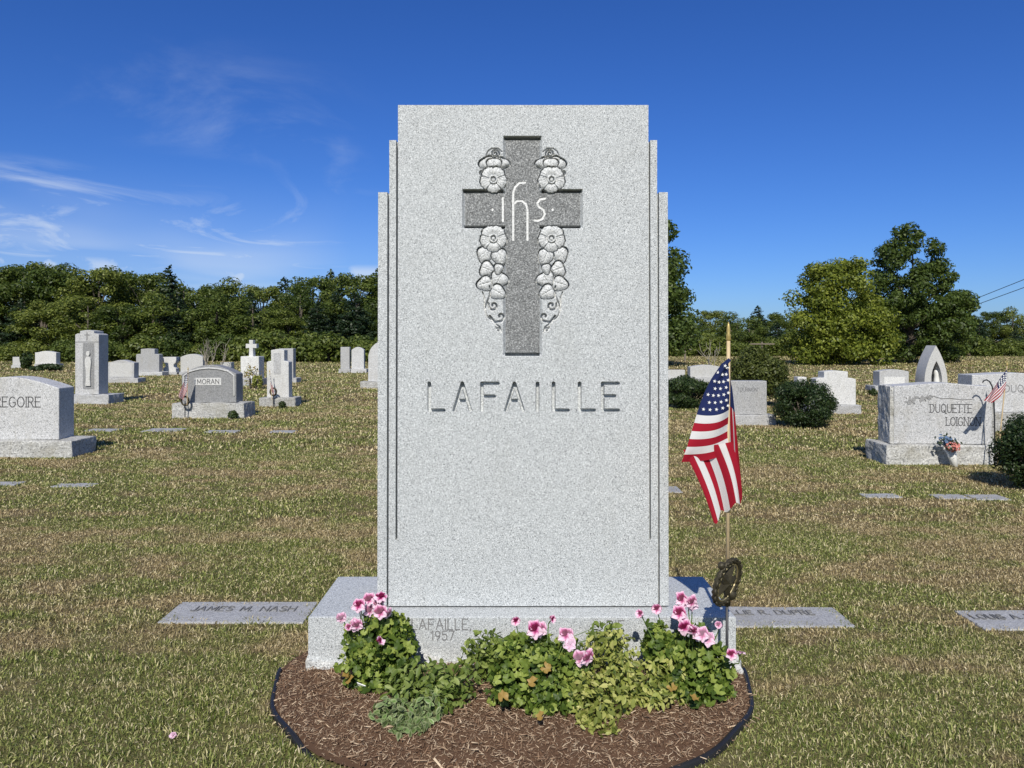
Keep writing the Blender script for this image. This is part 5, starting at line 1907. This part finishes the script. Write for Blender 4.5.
# ------------------------------------------------------------------ grass
def blades(x0f, D0, D1, dens, length, width, margin=0.6):
    """blades over the visible wedge between D0 and D1"""
    half = lambda D: D * 512 / F + margin
    n = int(dens * (half(D0) + half(D1)) * (D1 - D0))
    D = np.sqrt(rng.uniform(D0 ** 2, D1 ** 2, n))
    x = rng.uniform(-1, 1, n) * (D * 512 / F + margin)
    P = np.stack([x, D, np.zeros(n)], 1)
    ok = bed_q(x, D) > 1.022
    ok &= ~((x > bx0 - 0.01) & (x < bx1 + 0.01) & (D > BF - 0.01) & (D < BB + 0.01))
    for a, b_, c, d in flat_specs:
        inn = (x > a) & (x < b_) & (D > c) & (D < d)
        ragged = vnoise(P, 16, 2) > 0.47
        edge = np.minimum(np.minimum(x - a, b_ - x), np.minimum(D - c, d - D)) < 0.055
        ok &= ~(inn & ~(edge & ragged))
    # thin, worn spots
    ok &= (vnoise(P, 3.1, 3) + 0.45 * rng.random(n)) > 0.42
    P = P[ok]; n = len(P)
    lush = vnoise(P, 1.7, 3)
    tuft = vnoise(P, 0.9, 2)
    az_ = rng.uniform(0, 2 * PI, n)
    lean = np.clip(rng.normal(0.95, 0.35, n), 0.15, 1.5)
    L = length * rng.uniform(0.45, 1.15, n) * (0.65 + 0.7 * lush)
    wd = width * rng.uniform(0.6, 1.4, n)
    dirx = np.stack([np.cos(az_), np.sin(az_), np.zeros(n)], 1)
    side = np.stack([-np.sin(az_), np.cos(az_), np.zeros(n)], 1) * wd[:, None] / 2
    tw = rng.normal(size=(n, 1)) * wd[:, None] * 0.5
    up = np.array((0, 0, 1.0))
    l1 = lean * 0.8
    m = P + (dirx * np.sin(l1)[:, None] + up * np.cos(l1)[:, None]) * (L * 0.5)[:, None]
    l2 = np.minimum(lean * 1.15, 1.7)
    tp = m + (dirx * np.sin(l2)[:, None] + up * np.cos(l2)[:, None]) * (L * 0.5)[:, None]
    tp[:, 2] = np.maximum(tp[:, 2], 0.004)
    P[:, 2] -= 0.004
    V = np.stack([P - side, P + side, m + side * 0.85 + up * tw, m - side * 0.85 - up * tw, tp], 1).reshape(-1, 3)
    b_ = np.arange(n)[:, None] * 5
    return V, b_ + np.array((0, 1, 2, 3)), b_ + np.array((3, 2, 4))


Vs, Qs, Ts = [], [], []; o = 0
for args in ((0, 2.2, 3.4, 28000, 0.020, 0.0021), (0, 3.4, 5.5, 15500, 0.022, 0.003), (0, 5.5, 9.0, 5600, 0.028, 0.005), (0, 9.0, 16, 1300, 0.045, 0.010), (0, 16, 30, 260, 0.055, 0.022), (0, 30, 62, 45, 0.07, 0.05)):
    V, q4, t3 = blades(*args)
    Vs.append(V); Qs.append(q4 + o); Ts.append(t3 + o); o += len(V)
# broad-leaved weeds and a few taller tufts among the blades
nw = 260
wy = rng.uniform(2.25, 5.0, nw); wxx = rng.uniform(-1, 1, nw) * (wy * 512 / F + 0.2)
okw = (bed_q(wxx, wy) > 1.06) & ~((wxx > bx0 - 0.03) & (wxx < bx1 + 0.03) & (wy > BF - 0.03) & (wy < BB + 0.03))
for a_, b_, c_, d_ in flat_specs:
    okw &= ~((wxx > a_) & (wxx < b_) & (wy > c_) & (wy < d_))
for X_, Y_ in zip(wxx[okw], wy[okw]):
    nb = int(rng.integers(14, 34)); Pw = np.array((X_, Y_, 0)) + rng.normal(size=(nb, 3)) * np.array((0.025, 0.025, 0))
    Pw[:, 2] = -0.003
    an = rng.uniform(0, 2 * PI, nb); ln = rng.uniform(0.15, 0.9, nb); L_ = rng.uniform(0.018, 0.042, nb); w2 = rng.uniform(0.003, 0.0055, nb)[:, None]
    di = np.stack([np.cos(an), np.sin(an), np.zeros(nb)], 1); sd2 = np.stack([-np.sin(an), np.cos(an), np.zeros(nb)], 1) * w2 / 2
    mm = Pw + (di * np.sin(ln * 0.7)[:, None] + np.array((0, 0, 1.0)) * np.cos(ln * 0.7)[:, None]) * (L_ * 0.5)[:, None]
    tt_ = mm + (di * np.sin(ln * 1.4)[:, None] + np.array((0, 0, 1.0)) * np.cos(ln * 1.4)[:, None]) * (L_ * 0.5)[:, None]
    V = np.stack([Pw - sd2, Pw + sd2, mm + sd2, mm - sd2, tt_], 1).reshape(-1, 3)
    b_ = np.arange(nb)[:, None] * 5
    Vs.append(V); Qs.append(b_ + np.array((0, 1, 2, 3)) + o); Ts.append(b_ + np.array((3, 2, 4)) + o); o += len(V)
gr = np_obj('grass', np.concatenate(Vs), [np.concatenate(Qs), np.concatenate(Ts)], M['grass'])
gr['kind'] = 'stuff'; gr['label'] = 'short dry summer lawn of green and straw coloured grass'; gr['category'] = 'grass'
print('grass blades', o // 5)
